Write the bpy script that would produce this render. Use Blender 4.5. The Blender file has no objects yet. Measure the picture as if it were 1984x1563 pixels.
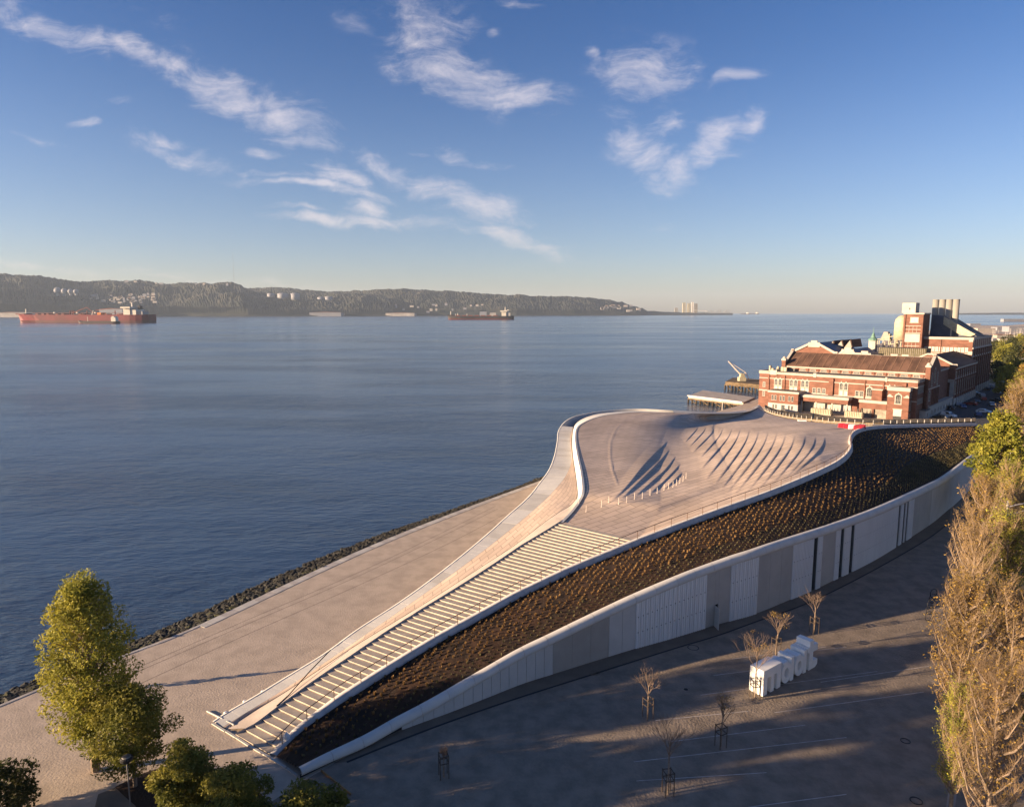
import bpy, bmesh, math, random
import numpy as np
from mathutils import Vector, Matrix
random.seed(7); np.random.seed(7)
R = math.radians
scene = bpy.context.scene
COL = scene.collection
# ------------------------------------------------------------------ camera
CAMH = 35.0
FPX, CX, CY, HY = 1320.0, 992.0, 781.5, 604.5
TH = math.atan((CY - HY) / FPX); CT, ST = math.cos(TH), math.sin(TH)
cam_d = bpy.data.cameras.new('camera'); cam = bpy.data.objects.new('camera', cam_d); COL.objects.link(cam)
cam.location = (0, 0, CAMH); cam.rotation_euler = (math.pi / 2 - TH, 0, 0)
cam_d.sensor_width = 36.0; cam_d.lens = 36.0 * FPX / 1984.0
cam_d.clip_start = 0.5; cam_d.clip_end = 60000
scene.camera = cam
# ------------------------------------------------------------------ light
SUN_AZ = R(14.0); SUN_EL = R(9.5)
SDIR = Vector((-math.cos(SUN_AZ) * math.cos(SUN_EL), -math.sin(SUN_AZ) * math.cos(SUN_EL), math.sin(SUN_EL)))
sl = bpy.data.lights.new('sun', 'SUN'); sun = bpy.data.objects.new('sun', sl); COL.objects.link(sun)
sl.energy = 5.0; sl.angle = R(0.5); sl.color = (1.0, 0.74, 0.48)
sun.rotation_euler = SDIR.to_track_quat('Z', 'Y').to_euler()
sun.location = (-60, -20, 60)
scene.view_settings.view_transform = 'Standard'; scene.view_settings.look = 'None'
scene.view_settings.gamma = 1.0; scene.view_settings.use_curve_mapping = False
scene.view_settings.exposure = 1.75
SKY_STRENGTH = 0.057
# ------------------------------------------------------------------ pixel rays (photo pixels, 1984 wide)
def ray(px, py):
    u = (px - CX) / FPX; v = (CY - py) / FPX
    return np.array([u, CT + v * ST, -ST + v * CT])
def P(px, py, z=0.0):
    d = ray(px, py); t = (z - CAMH) / d[2]
    return np.array([0, 0, CAMH]) + d * t
def PD(px, py, dist):
    d = ray(px, py); return np.array([0, 0, CAMH]) + d * (dist / d[1])
def proj(p):
    x, y, z = p[0], p[1], p[2] - CAMH
    dep = y * CT - z * ST; up = y * ST + z * CT
    return CX + FPX * x / dep, CY - FPX * up / dep
# ------------------------------------------------------------------ world
W = bpy.data.worlds.new('World'); scene.world = W; W.use_nodes = True
nt = W.node_tree; nt.nodes.clear()
class NT:
    def __init__(s, t): s.t = t
    def n(s, typ, **k):
        o = s.t.nodes.new(typ)
        for a, b in k.items(): setattr(o, a, b)
        return o
    def l(s, a, b): s.t.links.new(a, b)
    def m(s, op, a, b=None, c=None, clamp=False):
        o = s.t.nodes.new('ShaderNodeMath'); o.operation = op; o.use_clamp = clamp
        for i, v in enumerate((a, b, c)):
            if v is None: continue
            if isinstance(v, (int, float)): o.inputs[i].default_value = v
            else: s.t.links.new(v, o.inputs[i])
        return o.outputs[0]
    def mix(s, f, a, b, bt='MIX'):
        o = s.t.nodes.new('ShaderNodeMix'); o.data_type = 'RGBA'; o.blend_type = bt
        for i, v in ((0, f), (6, a), (7, b)):
            if isinstance(v, (int, float)): o.inputs[i].default_value = v
            elif isinstance(v, (tuple, list)): o.inputs[i].default_value = tuple(v) + (1.0,) * (4 - len(v))
            else: s.t.links.new(v, o.inputs[i])
        return o.outputs[2]
    def ramp(s, v, lo, hi, a=0.0, b=1.0, smooth=True):
        o = s.t.nodes.new('ShaderNodeMapRange'); o.interpolation_type = 'SMOOTHSTEP' if smooth else 'LINEAR'
        s.t.links.new(v, o.inputs[0])
        for i, x in zip((1, 2, 3, 4), (lo, hi, a, b)): o.inputs[i].default_value = x
        return o.outputs[0]
w = NT(nt)
sky = w.n('ShaderNodeTexSky', sky_type='NISHITA'); sky.sun_disc = False
sky.sun_elevation = SUN_EL
sky.sun_rotation = math.atan2(SDIR.x, SDIR.y)
sky.altitude = 30; sky.air_density = 1.0; sky.dust_density = 0.6; sky.ozone_density = 2.5
tc = w.n('ShaderNodeTexCoord'); sp = w.n('ShaderNodeSeparateXYZ'); w.l(tc.outputs['Generated'], sp.inputs[0])
dx, dy, dz = sp.outputs
yy = w.m('MAXIMUM', w.m('ABSOLUTE', dy), 0.15)
gx = w.m('DIVIDE', dx, yy); gz = w.m('DIVIDE', dz, yy)
cmb = w.n('ShaderNodeCombineXYZ'); w.l(gx, cmb.inputs[0]); w.l(gz, cmb.inputs[1]); w.l(w.m('SIGN', dy), cmb.inputs[2])
# slow warp, then fibrous noise stretched along the wind
wn = w.n('ShaderNodeTexNoise'); wn.inputs['Scale'].default_value = 5.0; wn.inputs['Detail'].default_value = 4
w.l(cmb.outputs[0], wn.inputs['Vector'])
va = w.n('ShaderNodeVectorMath', operation='MULTIPLY_ADD'); w.l(wn.outputs['Color'], va.inputs[0])
va.inputs[1].default_value = (0.16, 0.09, 0); w.l(cmb.outputs[0], va.inputs[2])
sub = w.n('ShaderNodeVectorMath', operation='SUBTRACT'); w.l(va.outputs[0], sub.inputs[0]); sub.inputs[1].default_value = (0.08, 0.045, 0)
wpos = sub.outputs[0]
mp = w.n('ShaderNodeMapping'); w.l(wpos, mp.inputs[0]); mp.inputs['Rotation'].default_value = (0, 0, R(18)); mp.inputs['Scale'].default_value = (9, 38, 1)
f1 = w.n('ShaderNodeTexNoise'); f1.inputs['Scale'].default_value = 1.0; f1.inputs['Detail'].default_value = 12; f1.inputs['Roughness'].default_value = 0.68
f1.inputs['Distortion'].default_value = 0.6; w.l(mp.outputs[0], f1.inputs['Vector'])
mp2 = w.n('ShaderNodeMapping'); w.l(wpos, mp2.inputs[0]); mp2.inputs['Rotation'].default_value = (0, 0, R(30)); mp2.inputs['Scale'].default_value = (22, 32, 1)
f2 = w.n('ShaderNodeTexNoise'); f2.inputs['Scale'].default_value = 1.0; f2.inputs['Detail'].default_value = 11; f2.inputs['Roughness'].default_value = 0.68
w.l(mp2.outputs[0], f2.inputs['Vector'])
fib = w.m('ADD', w.m('MULTIPLY', f1.outputs['Fac'], 0.55), w.m('MULTIPLY', f2.outputs['Fac'], 0.45))
swx = w.n('ShaderNodeSeparateXYZ'); w.l(wpos, swx.inputs[0])
clouds = [ # px, py, half length, half width, degrees downwards to the right, strength
 (30,15,60,24,20,.8),(110,60,110,26,22,.9),(230,105,90,26,24,1.0),(330,135,90,26,14,1.0),(460,190,110,30,28,1.1),(560,228,80,38,14,1.0),(640,265,110,16,12,.45),
 (290,40,70,24,20,.35),(340,275,60,12,12,.8),(350,295,90,18,16,.9),(145,249,32,6,4,.7),(205,212,30,6,4,.5),(500,295,40,9,4,.6),(60,270,80,8,14,.5),
 (830,40,90,45,20,.9),(700,40,50,18,15,.4),(870,105,110,36,25,1.0),(920,145,100,34,20,1.1),(1000,175,110,32,12,1.1),(985,12,30,8,0,.9),(972,61,14,6,10,.9),(800,120,60,26,30,.55),
 (1255,140,80,40,4,1.1),(1165,100,40,10,20,.8),(1200,150,40,30,60,.5),(1405,158,34,11,-22,.8),(1375,180,24,8,-40,.4),(1441,245,26,27,50,1.1),
 (1205,215,16,30,80,.5),(1215,275,36,34,30,1.0),(1280,245,50,20,-14,.9),(1250,310,50,32,40,1.0),(1310,340,60,26,0,1.05),(1380,285,46,34,-35,1.05),(1375,318,60,18,-20,.9),
 (875,292,34,14,20,.9),(930,310,70,13,2,.5),(830,289,14,6,10,.5),
 (560,352,90,7,3,.9),(640,334,60,15,8,.9),(660,365,90,11,6,.8),(520,334,60,6,2,.55),(600,424,90,7,2,.9),(690,402,50,14,8,1.0),(700,430,80,13,5,.9),(550,404,55,5,3,.6),
 (760,320,60,18,20,.7),(820,350,110,18,16,.7),(900,385,110,24,18,.8),(980,405,60,18,10,.5),(850,430,120,15,4,.6),(960,445,100,20,16,.8),(1030,478,60,16,18,.75),
 (120,518,220,8,2,.8),(330,535,280,6,3,.5),(560,552,220,8,2,.45),(1350,498,40,9,-8,.35),(1285,438,34,9,-8,.4),(1400,405,34,7,8,.3),(1465,472,30,6,4,.25),(1180,512,50,7,4,.3),(1470,523,60,7,2,.25),(1850,420,40,8,20,.12)]
tot = None
for (cx_, cy_, la, lb, ang, stg) in clouds:
    if 315 < cy_ < 495 and cx_ < 1100: stg *= 1.3; lb *= 1.2
    d = ray(cx_, cy_); c0, c1 = d[0] / d[1], d[2] / d[1]
    a = -R(ang); ca, sa = math.cos(a), math.sin(a); la_, lb_ = la / FPX * 1.15, lb / FPX * 1.28
    ex = w.m('SUBTRACT', swx.outputs[0], float(c0)); ey = w.m('SUBTRACT', swx.outputs[1], float(c1))
    p = w.m('MULTIPLY_ADD', ex, ca / la_, w.m('MULTIPLY', ey, sa / la_))
    q = w.m('MULTIPLY_ADD', ex, -sa / lb_, w.m('MULTIPLY', ey, ca / lb_))
    r2 = w.m('MULTIPLY_ADD', p, p, w.m('MULTIPLY', q, q))
    g = w.m('MULTIPLY', w.m('EXPONENT', w.m('MULTIPLY', r2, -1.1)), stg)
    tot = g if tot is None else w.m('MAXIMUM', tot, g)
front = w.m('GREATER_THAN', dy, 0.0)
tot = w.m('MULTIPLY', tot, front)
back = w.m('MULTIPLY', w.m('SUBTRACT', 1.0, front), w.ramp(wn.outputs['Fac'], .5, .68, 0, .8))
tot = w.m('MAXIMUM', tot, back)
dens = w.ramp(w.m('ADD', w.m('MULTIPLY', tot, 0.55), w.m('MULTIPLY', fib, 2.0)), 1.12, 1.94, 0, 1)
dens = w.m('MULTIPLY', dens, w.ramp(tot, 0.04, 0.45), clamp=True)
hgt = w.ramp(dz, 0.0, 0.22)
ccol = w.mix(hgt, (4.4, 3.9, 3.6), (5.2, 4.7, 4.8))
# keep the sky physical but cooler away from the sun, as in the photograph
skc = w.mix(w.ramp(dz, 0.10, 0.42), w.mix(w.ramp(dz, -0.02, 0.16), (0.92, 0.87, 1.14), (0.82, 0.79, 0.99)), (0.36, 0.54, 0.86))
skyc = w.mix(1.0, sky.outputs[0], skc, 'MULTIPLY')
hs = w.n('ShaderNodeHueSaturation'); hs.inputs['Saturation'].default_value = 1.0; w.l(skyc, hs.inputs['Color'])
fin = w.mix(w.m('MULTIPLY', dens, 0.66), hs.outputs[0], ccol)
bg = w.n('ShaderNodeBackground'); bg.inputs[1].default_value = SKY_STRENGTH; w.l(fin, bg.inputs[0])
out = w.n('ShaderNodeOutputWorld'); w.l(bg.outputs[0], out.inputs[0])
# ------------------------------------------------------------------ helpers
def mat(name, col, rough=0.8, var=0.15, scale=1.0, bump=0.0, bscale=None, metal=0.0, col2=None, detail=5, spec=0.3, stretch=None, backl=0.0):
    m = bpy.data.materials.new(name); m.use_nodes = True; t = NT(m.node_tree); b = m.node_tree.nodes['Principled BSDF']
    tcn = t.n('ShaderNodeTexCoord'); src = tcn.outputs['Object']
    if stretch:
        mpn = t.n('ShaderNodeMapping'); mpn.inputs['Scale'].default_value = stretch; t.l(src, mpn.inputs[0]); src = mpn.outputs[0]
    nz = t.n('ShaderNodeTexNoise'); nz.inputs['Scale'].default_value = scale; nz.inputs['Detail'].default_value = detail; nz.inputs['Roughness'].default_value = 0.62
    t.l(src, nz.inputs['Vector'])
    c2 = col2 if col2 else tuple(min(1, c * (1 + var)) for c in col)
    c1 = col if col2 else tuple(c * (1 - var) for c in col)
    mc = t.mix(t.ramp(nz.outputs['Fac'], .32, .68), c1, c2)
    t.l(mc, b.inputs['Base Color'])
    b.inputs['Roughness'].default_value = rough; b.inputs['Metallic'].default_value = metal
    b.inputs['Specular IOR Level'].default_value = spec
    if bump:
        n2 = t.n('ShaderNodeTexNoise'); n2.inputs['Scale'].default_value = bscale or scale * 6; n2.inputs['Detail'].default_value = 4; t.l(src, n2.inputs['Vector'])
        bp = t.n('ShaderNodeBump'); bp.inputs['Strength'].default_value = bump; bp.inputs['Distance'].default_value = 0.05
        t.l(n2.outputs['Fac'], bp.inputs['Height']); t.l(bp.outputs[0], b.inputs['Normal'])
    if backl:
        tr = t.n('ShaderNodeBsdfTranslucent'); t.l(mc, tr.inputs[0]); mx = t.n('ShaderNodeMixShader'); mx.inputs[0].default_value = backl
        o = m.node_tree.nodes['Material Output']; t.l(b.outputs[0], mx.inputs[1]); t.l(tr.outputs[0], mx.inputs[2]); t.l(mx.outputs[0], o.inputs[0])
    return m
def tag(o, label=None, cat=None, group=None, kind=None):
    if label: o['label'] = label
    if cat: o['category'] = cat
    if group: o['group'] = group
    if kind: o['kind'] = kind
    return o
def thing(name, label, cat, loc=(0, 0, 0), rz=0.0, group=None):
    o = bpy.data.objects.new(name, None); o.empty_display_size = 0.5; COL.objects.link(o)
    o.location = tuple(float(v) for v in loc); o.rotation_euler = (0, 0, rz)
    return tag(o, label, cat, group)
def copy_tree(o, parent=None):
    c = o.copy(); COL.objects.link(c)
    if parent: c.parent = parent
    for ch in KIDS.get(o.name, []):
        k = copy_tree(ch, c); 
    return c
KIDS = {}
def adopt(o, parent):
    o.parent = parent; KIDS.setdefault(parent.name, []).append(o)
def copy_thing(o):
    c = o.copy(); COL.objects.link(c); L = []
    for ch in KIDS.get(o.name, []):
        k = ch.copy(); COL.objects.link(k); k.parent = c; L.append(k)
        L2 = []
        for g in KIDS.get(ch.name, []):
            q = g.copy(); COL.objects.link(q); q.parent = k; L2.append(q)
        KIDS[k.name] = L2
    KIDS[c.name] = L
    return c
def link_data(name, me, parent=None, loc=None):
    o = bpy.data.objects.new(name, me); COL.objects.link(o)
    if parent: adopt(o, parent)
    if loc is not None: o.location = tuple(float(v) for v in loc)
    return o
class MB:
    def __init__(s): s.v = []; s.f = []
    def add(s, vs, fs):
        b = len(s.v); s.v.extend([tuple(map(float, p)) for p in vs]); s.f.extend([tuple(i + b for i in f) for f in fs]); return s
    def box(s, x0, x1, y0, y1, z0, z1):
        return s.add([(x0,y0,z0),(x1,y0,z0),(x1,y1,z0),(x0,y1,z0),(x0,y0,z1),(x1,y0,z1),(x1,y1,z1),(x0,y1,z1)],
                     [(0,3,2,1),(4,5,6,7),(0,1,5,4),(1,2,6,5),(2,3,7,6),(3,0,4,7)])
    def hexa(s, b, t):
        return s.add(list(b) + list(t), [(0,3,2,1),(4,5,6,7),(0,1,5,4),(1,2,6,5),(2,3,7,6),(3,0,4,7)])
    def bar(s, a, b, w, h=None):
        a = Vector(a); b = Vector(b); h = h or w; d = (b - a)
        if d.length < 1e-6: return s
        d.normalize(); up = Vector((0, 0, 1)) if abs(d.z) < .95 else Vector((0, 1, 0))
        sx = d.cross(up).normalized() * (w / 2); sy = sx.cross(d).normalized() * (h / 2)
        return s.add([a-sx-sy, a+sx-sy, a+sx+sy, a-sx+sy, b-sx-sy, b+sx-sy, b+sx+sy, b-sx+sy],
                     [(0,3,2,1),(4,5,6,7),(0,1,5,4),(1,2,6,5),(2,3,7,6),(3,0,4,7)])
    def tube(s, pts, rad, n=6, cap=True):
        pts = [Vector(p) for p in pts]; rads = rad if isinstance(rad, (list, tuple)) else [rad] * len(pts)
        b = len(s.v)
        for i, p in enumerate(pts):
            d = (pts[min(i+1, len(pts)-1)] - pts[max(i-1, 0)]).normalized()
            up = Vector((0, 0, 1)) if abs(d.z) < .9 else Vector((1, 0, 0))
            x = d.cross(up).normalized(); y = x.cross(d).normalized()
            for k in range(n):
                an = 2 * math.pi * k / n; q = p + (x * math.cos(an) + y * math.sin(an)) * rads[i]; s.v.append((q.x, q.y, q.z))
        for i in range(len(pts) - 1):
            for k in range(n):
                a0 = b + i*n + k; a1 = b + i*n + (k+1) % n; s.f.append((a0, a1, a1 + n, a0 + n))
        if cap:
            s.f.append(tuple(b + k for k in range(n))[::-1]); s.f.append(tuple(b + (len(pts)-1)*n + k for k in range(n)))
        return s
    def lathe(s, prof, n=16, c=(0, 0, 0)):
        b = len(s.v)
        for r, z in prof:
            for k in range(n):
                an = 2*math.pi*k/n; s.v.append((c[0]+r*math.cos(an), c[1]+r*math.sin(an), c[2]+z))
        for i in range(len(prof)-1):
            for k in range(n):
                a0 = b+i*n+k; a1 = b+i*n+(k+1) % n; s.f.append((a0, a1, a1+n, a0+n))
        s.f.append(tuple(b+k for k in range(n))[::-1]); s.f.append(tuple(b+(len(prof)-1)*n+k for k in range(n)))
        return s
    def prism(s, poly, axis, a, b):
        n = len(poly)
        def put(u, v, t): return (t, u, v) if axis == 'x' else ((u, t, v) if axis == 'y' else (u, v, t))
        vs = [put(u, v, a) for u, v in poly] + [put(u, v, b) for u, v in poly]
        return s.add(vs, [tuple(range(n))[::-1], tuple(range(n, 2*n))] + [(i, (i+1) % n, n+(i+1) % n, n+i) for i in range(n)])
    def mesh(s, name, m, smooth=False):
        me = bpy.data.meshes.new(name); me.from_pydata(s.v, [], s.f)
        if m: me.materials.append(m)
        if smooth: me.polygons.foreach_set('use_smooth', [True] * len(me.polygons))
        me.update(); 
        return me
    def build(s, name, m, parent=None, smooth=False, local=True, fix=False):
        """local=False: the vertices are world points and the parent is an unrotated empty."""
        if not local and parent is not None:
            ox, oy, oz = parent.location; s.v = [(x-ox, y-oy, z-oz) for x, y, z in s.v]
        me = s.mesh(name, m, smooth)
        if fix:
            bm = bmesh.new(); bm.from_mesh(me); bmesh.ops.recalc_face_normals(bm, faces=bm.faces); bm.to_mesh(me); bm.free()
        o = link_data(name, me, parent)
        return o
def np_mesh(name, verts, faces, m, smooth=True, uv=None):
    me = bpy.data.meshes.new(name); verts = np.asarray(verts, dtype=np.float64).reshape(-1, 3); faces = np.asarray(faces)
    me.from_pydata(verts.tolist(), [], faces.tolist()); me.materials.append(m)
    if smooth: me.polygons.foreach_set('use_smooth', [True] * len(me.polygons))
    if uv is not None:
        l = me.uv_layers.new(name='UVMap'); idx = np.zeros(len(me.loops), dtype=np.int32); me.loops.foreach_get('vertex_index', idx)
        l.data.foreach_set('uv', np.asarray(uv, dtype=np.float32)[idx].ravel())
    me.update(); return me
def grid_faces(n, m, flip=False):
    i, j = np.meshgrid(np.arange(n-1), np.arange(m-1), indexing='ij'); a = (i*m+j).ravel()
    f = np.stack([a, a+1, a+m+1, a+m], 1)
    return f[:, ::-1] if flip else f
def spline(pts, n):
    """Catmull-Rom through pts (k,d), n samples evenly spread over arc length"""
    p = np.asarray(pts, float); k = len(p); e = np.vstack([2*p[0]-p[1], p, 2*p[-1]-p[-2]]); out = []
    for i in range(k-1):
        p0, p1, p2, p3 = e[i], e[i+1], e[i+2], e[i+3]
        for t in np.linspace(0, 1, 24, endpoint=False):
            out.append(.5*((2*p1)+(-p0+p2)*t+(2*p0-5*p1+4*p2-p3)*t*t+(-p0+3*p1-3*p2+p3)*t**3))
    out.append(p[-1]); out = np.array(out); s = np.concatenate([[0], np.cumsum(np.linalg.norm(np.diff(out, axis=0), axis=1))])
    u = np.linspace(0, s[-1], n)
    return np.stack([np.interp(u, s, out[:, c]) for c in range(out.shape[1])], 1)
def resamp(p, n):
    s = np.concatenate([[0], np.cumsum(np.linalg.norm(np.diff(p, axis=0), axis=1))]); u = np.linspace(0, s[-1], n)
    return np.stack([np.interp(u, s, p[:, c]) for c in range(p.shape[1])], 1)
def pcurve(pts, n):
    """curve given as (px, py, z) back-projected to its real place"""
    return spline([P(a, b, z) for a, b, z in pts], n)
def strip(name, m, A_, B_, parent=None, k=2, uvs=None):
    n = len(A_); t = np.linspace(0, 1, k)
    V = A_[:, None, :]*(1-t)[None, :, None] + B_[:, None, :]*t[None, :, None]
    o = link_data(name, np_mesh(name, V.reshape(-1, 3), grid_faces(n, k), m), parent); return o
# ------------------------------------------------------------------ materials of the ground and the museum
M = {}
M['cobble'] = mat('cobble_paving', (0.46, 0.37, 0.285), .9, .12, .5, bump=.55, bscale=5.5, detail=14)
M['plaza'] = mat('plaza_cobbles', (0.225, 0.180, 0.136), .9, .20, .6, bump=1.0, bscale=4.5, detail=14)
M['quay'] = mat('quay_concrete', (0.42, 0.38, 0.34), .85, .1, .8, bump=.2)
M['white_conc'] = mat('white_concrete', (0.56, 0.535, 0.49), .75, .06, .5, bump=.15, bscale=8)
M['white_conc2'] = mat('white_concrete_worn', (0.50, 0.47, 0.42), .75, .08, .5, bump=.15, bscale=8)
M['ramp'] = mat('ramp_paving', (0.46, 0.385, 0.325), .85, .1, .35, bump=.25, bscale=6)
M['stair'] = mat('stair_stone', (0.40, 0.34, 0.275), .85, .12, 1.3, bump=.2, bscale=9)
M['kerb'] = mat('kerb_concrete', (0.50, 0.47, 0.44), .8, .12, 1.0, bump=.2)
M['soil'] = mat('bed_soil', (0.020, 0.012, 0.007), .95, .5, .55, bump=1.0, bscale=7, detail=10, col2=(.045, .021, .010))
M['tuft'] = mat('straw_grass', (0.27, 0.16, 0.06), .8, .3, .6, backl=.35)
M['tuft2'] = mat('low_green_plant', (0.12, 0.10, 0.045), .8, .3, .6, backl=.3)
M['dark'] = mat('dark_metal', (0.02, 0.02, 0.022), .5, .1)
M['rust'] = mat('rail_steel', (0.12, 0.07, 0.045), .55, .2, 3)
M['drain'] = mat('drain_slot', (0.03, 0.028, 0.027), .8, .2)
M['pale_line'] = mat('pale_joint', (0.46, 0.41, 0.37), .8, .2, 1)
M['rib'] = mat('ribbed_white_panel', (0.70, 0.69, 0.67), .6, .04, .5, stretch=(1, 1, .2))
M['beige'] = mat('beige_panel', (0.40, 0.375, 0.34), .8, .07, .35)
M['beige2'] = mat('dim_beige_panel', (0.33, 0.305, 0.27), .8, .07, .35)
M['lightrib'] = mat('pale_grey_panel', (0.47, 0.455, 0.43), .75, .06, .4)
M['glass'] = mat('dark_glass', (0.02, 0.025, 0.03), .15, .2, spec=.6)
def tile_mat():
    m = bpy.data.materials.new('roof_tiles'); m.use_nodes = True; t = NT(m.node_tree); b = m.node_tree.nodes['Principled BSDF']
    uv = t.n('ShaderNodeUVMap'); uv.uv_map = 'UVMap'
    br = t.n('ShaderNodeTexBrick'); t.l(uv.outputs[0], br.inputs['Vector'])
    for k, v in (('Scale', 1.0), ('Mortar Size', .07), ('Brick Width', 3.0), ('Row Height', 1.15), ('Mortar Smooth', .3), ('Bias', 0.0)): br.inputs[k].default_value = v
    br.inputs['Color1'].default_value = (.58, .455, .35, 1); br.inputs['Color2'].default_value = (.47, .37, .285, 1); br.inputs['Mortar'].default_value = (.30, .235, .185, 1)
    tc_ = t.n('ShaderNodeTexCoord'); nz = t.n('ShaderNodeTexNoise'); nz.inputs['Scale'].default_value = .09; nz.inputs['Detail'].default_value = 6; t.l(tc_.outputs['Object'], nz.inputs['Vector'])
    c = t.mix(t.ramp(nz.outputs['Fac'], .35, .7), (.9, .87, .85), (1.12, 1.1, 1.1)); c = t.mix(1.0, br.outputs['Color'], c, 'MULTIPLY')
    t.l(c, b.inputs['Base Color']); b.inputs['Roughness'].default_value = .75
    bp = t.n('ShaderNodeBump'); bp.inputs['Strength'].default_value = .25; bp.inputs['Distance'].default_value = .03; bp.invert = True
    t.l(br.outputs['Fac'], bp.inputs['Height']); t.l(bp.outputs[0], b.inputs['Normal']); return m
M['tiles'] = tile_mat()

mus = thing('museum', 'long low curving museum with tiled walk-over roof and pale panelled wall beside the river', 'museum', (P(800, 1300)))
ML = np.array(mus.location)
def mstrip(name, m, A_, B_, k=2): return strip(name, m, A_ - ML, B_ - ML, mus, k)
def mgrid(name, m, V, flip=False, uv=None):
    n, k = V.shape[:2]; return link_data(name, np_mesh(name, V.reshape(-1, 3) - ML, grid_faces(n, k, flip), m, uv=uv), mus)

# ---- staircase edges in photo pixels (left ends / right ends), rising evenly
LS = [(457,1424),(477,1414.5),(498,1404),(512.7,1392),(530,1379.5),(546,1367.5),(562,1356.5),(577,1346),(592,1335),(607.6,1324.5),(622.5,1314.5),(637,1304.5),(652,1295),(666,1286),(680,1277),(693.6,1267.5),(707.4,1258.5),(720.4,1250),(734,1241),(746.5,1232.5),(759.6,1224.5),(772,1217),(784,1209),(796.5,1202),(808.7,1194),(820,1187),(832,1180),(930,1118),(1010,1063),(1086,1012)]
LI = list(range(27)) + [36.5, 47, 60]
RS = [(523,1462),(533.8,1449.5),(547,1436),(561,1422),(577.7,1407),(593.8,1394),(610,1383),(652,1352),(690.5,1328),(736.6,1299),(790,1266),(845.6,1233),(924,1190),(997,1150),(1098.5,1102),(1235,1046)]
NSTEP = 60; RISE = 7.3 / NSTEP
def lerp_list(px, idx, i):
    return np.interp(i, idx, [p[0] for p in px]), np.interp(i, idx, [p[1] for p in px])
# world polyline of both stair edges, z tied to distance along
def stair_left(i): x, y = lerp_list(LS, LI, i); return P(x, y, RISE * i)
rs_x = [p[0] for p in RS]; rs_y = [p[1] for p in RS]
left_pts = np.array([stair_left(i) for i in range(NSTEP + 1)])
# right edge: step i on the right found by matching the fraction along the left
fr = np.concatenate([[0], np.cumsum(np.linalg.norm(np.diff(left_pts[:, :2], axis=0), axis=1))]); fr /= fr[-1]
def right_curve():
    xs = np.linspace(RS[0][0], RS[-1][0], 400); ys = np.interp(xs, rs_x, rs_y); zz = np.linspace(0, 1, 400); pts = None
    for it in range(4):
        pts = np.array([P(a, b, 7.3 * q) for a, b, q in zip(xs, ys, zz)])
        s = np.concatenate([[0], np.cumsum(np.linalg.norm(np.diff(pts[:, :2], axis=0), axis=1))]); zz = s / s[-1]
    return np.stack([np.interp(np.linspace(0, 1, NSTEP+1), zz, pts[:, c]) for c in range(3)], 1)
right_pts = right_curve()
# smooth left spacing
left_pts = resamp(left_pts, NSTEP+1); left_pts[:, 2] = np.linspace(0, 7.3, NSTEP+1)
for i in range(NSTEP):
    a, b, c, d = left_pts[i], right_pts[i], right_pts[i+1], left_pts[i+1]
    z1 = RISE * (i + 1); zb = max(-.2, z1 - .6)
    ov = .04
    mb = MB(); n_ = (d - a); n_[2] = 0; n_ = n_ / np.linalg.norm(n_)
    # tread with a slightly proud nosing strip
    bt = [(p[0]-ML[0], p[1]-ML[1], zb-ML[2]) for p in (a, b, c, d)]; tp = [(p[0]-ML[0], p[1]-ML[1], z1-ML[2]) for p in (a, b, c, d)]
    mb.hexa(bt, tp); st = mb.build('stair_step', M['stair'], mus)
    na = [a - n_*.02, b - n_*.02, b + n_*.03, a + n_*.03]
    mb = MB(); mb.hexa([(p[0]-ML[0], p[1]-ML[1], max(0.005, z1-RISE)-ML[2]) for p in na], [(p[0]-ML[0], p[1]-ML[1], z1-ML[2]+.006) for p in na])
    mb.build('step_riser', M['stair'], st)

# ---- outlines of the roof (photo px, assumed height)
def zst(x): return float(np.interp(x, [457, 477, 592, 652, 760, 832, 930, 1010, 1086], [.02, .13, .97, 1.46, 2.43, 3.17, 4.44, 5.7, 7.25]))
def zw(x): return float(np.interp(x, [417, 432, 475, 551, 628, 730, 803, 880, 967, 1030, 1064, 1105], [.02, .03, .14, .45, .97, 1.87, 2.62, 3.75, 5.15, 6.25, 6.8, 7.1]))
W0px = [(416,1399),(438,1384),(476,1362),(509,1342.5),(541,1322.5),(578,1300),(627,1270),(657,1248.5),(700,1217),(777,1167),(840,1121.5),(903,1072),(953,1029.5),(988,997.5),(1015,974),(1033,955.5),(1047.5,936)]
W0 = pcurve([(x, y, zw(x+float(np.interp(x, [417, 760, 900, 1040], [12, 14, 24, 28])))) for x, y in W0px]+[(1065.5,911,7.2),(1076,884,7.3),(1081.5,855,7.45),(1083.5,835.5,7.6),(1094,819,7.9),(1110,808.7,8.1),(1130,803,8.3),(1165,797,8.6),(1230,792,8.9),(1300,795,8.6),(1370,798.5,7.8),(1420,798,6.4),(1452,793,4.2),(1472,784,2.6)], 240)
W1px = [(432,1408),(476,1381),(521,1353.5),(551,1335),(597,1305),(642,1275),(700,1235),(754,1198),(831,1144),(898,1096),(965,1045),(1019,1001),(1046,977.5),(1063.6,961)]
W1 = pcurve([(x, y, zw(x)) for x, y in W1px]+[(1081.5,941,7.2),(1094,925,7.25),(1104.8,903.6,7.3),(1107.5,887.5,7.35),(1105.5,866,7.42),(1104.7,846,7.5),(1110,827,7.72)], 120)
LBpx = [(440,1411),(476,1387),(551,1341),(627,1291),(700,1243),(796,1185),(860,1145),(937,1095),(997,1056),(1054,1012)]
LB = pcurve([(x, y, max(.02, zst(x+16)-.30)) for x, y in LBpx]+[(1086,990,7.15),(1106,978,7.2),(1117,966,7.25)], 140)
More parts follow.
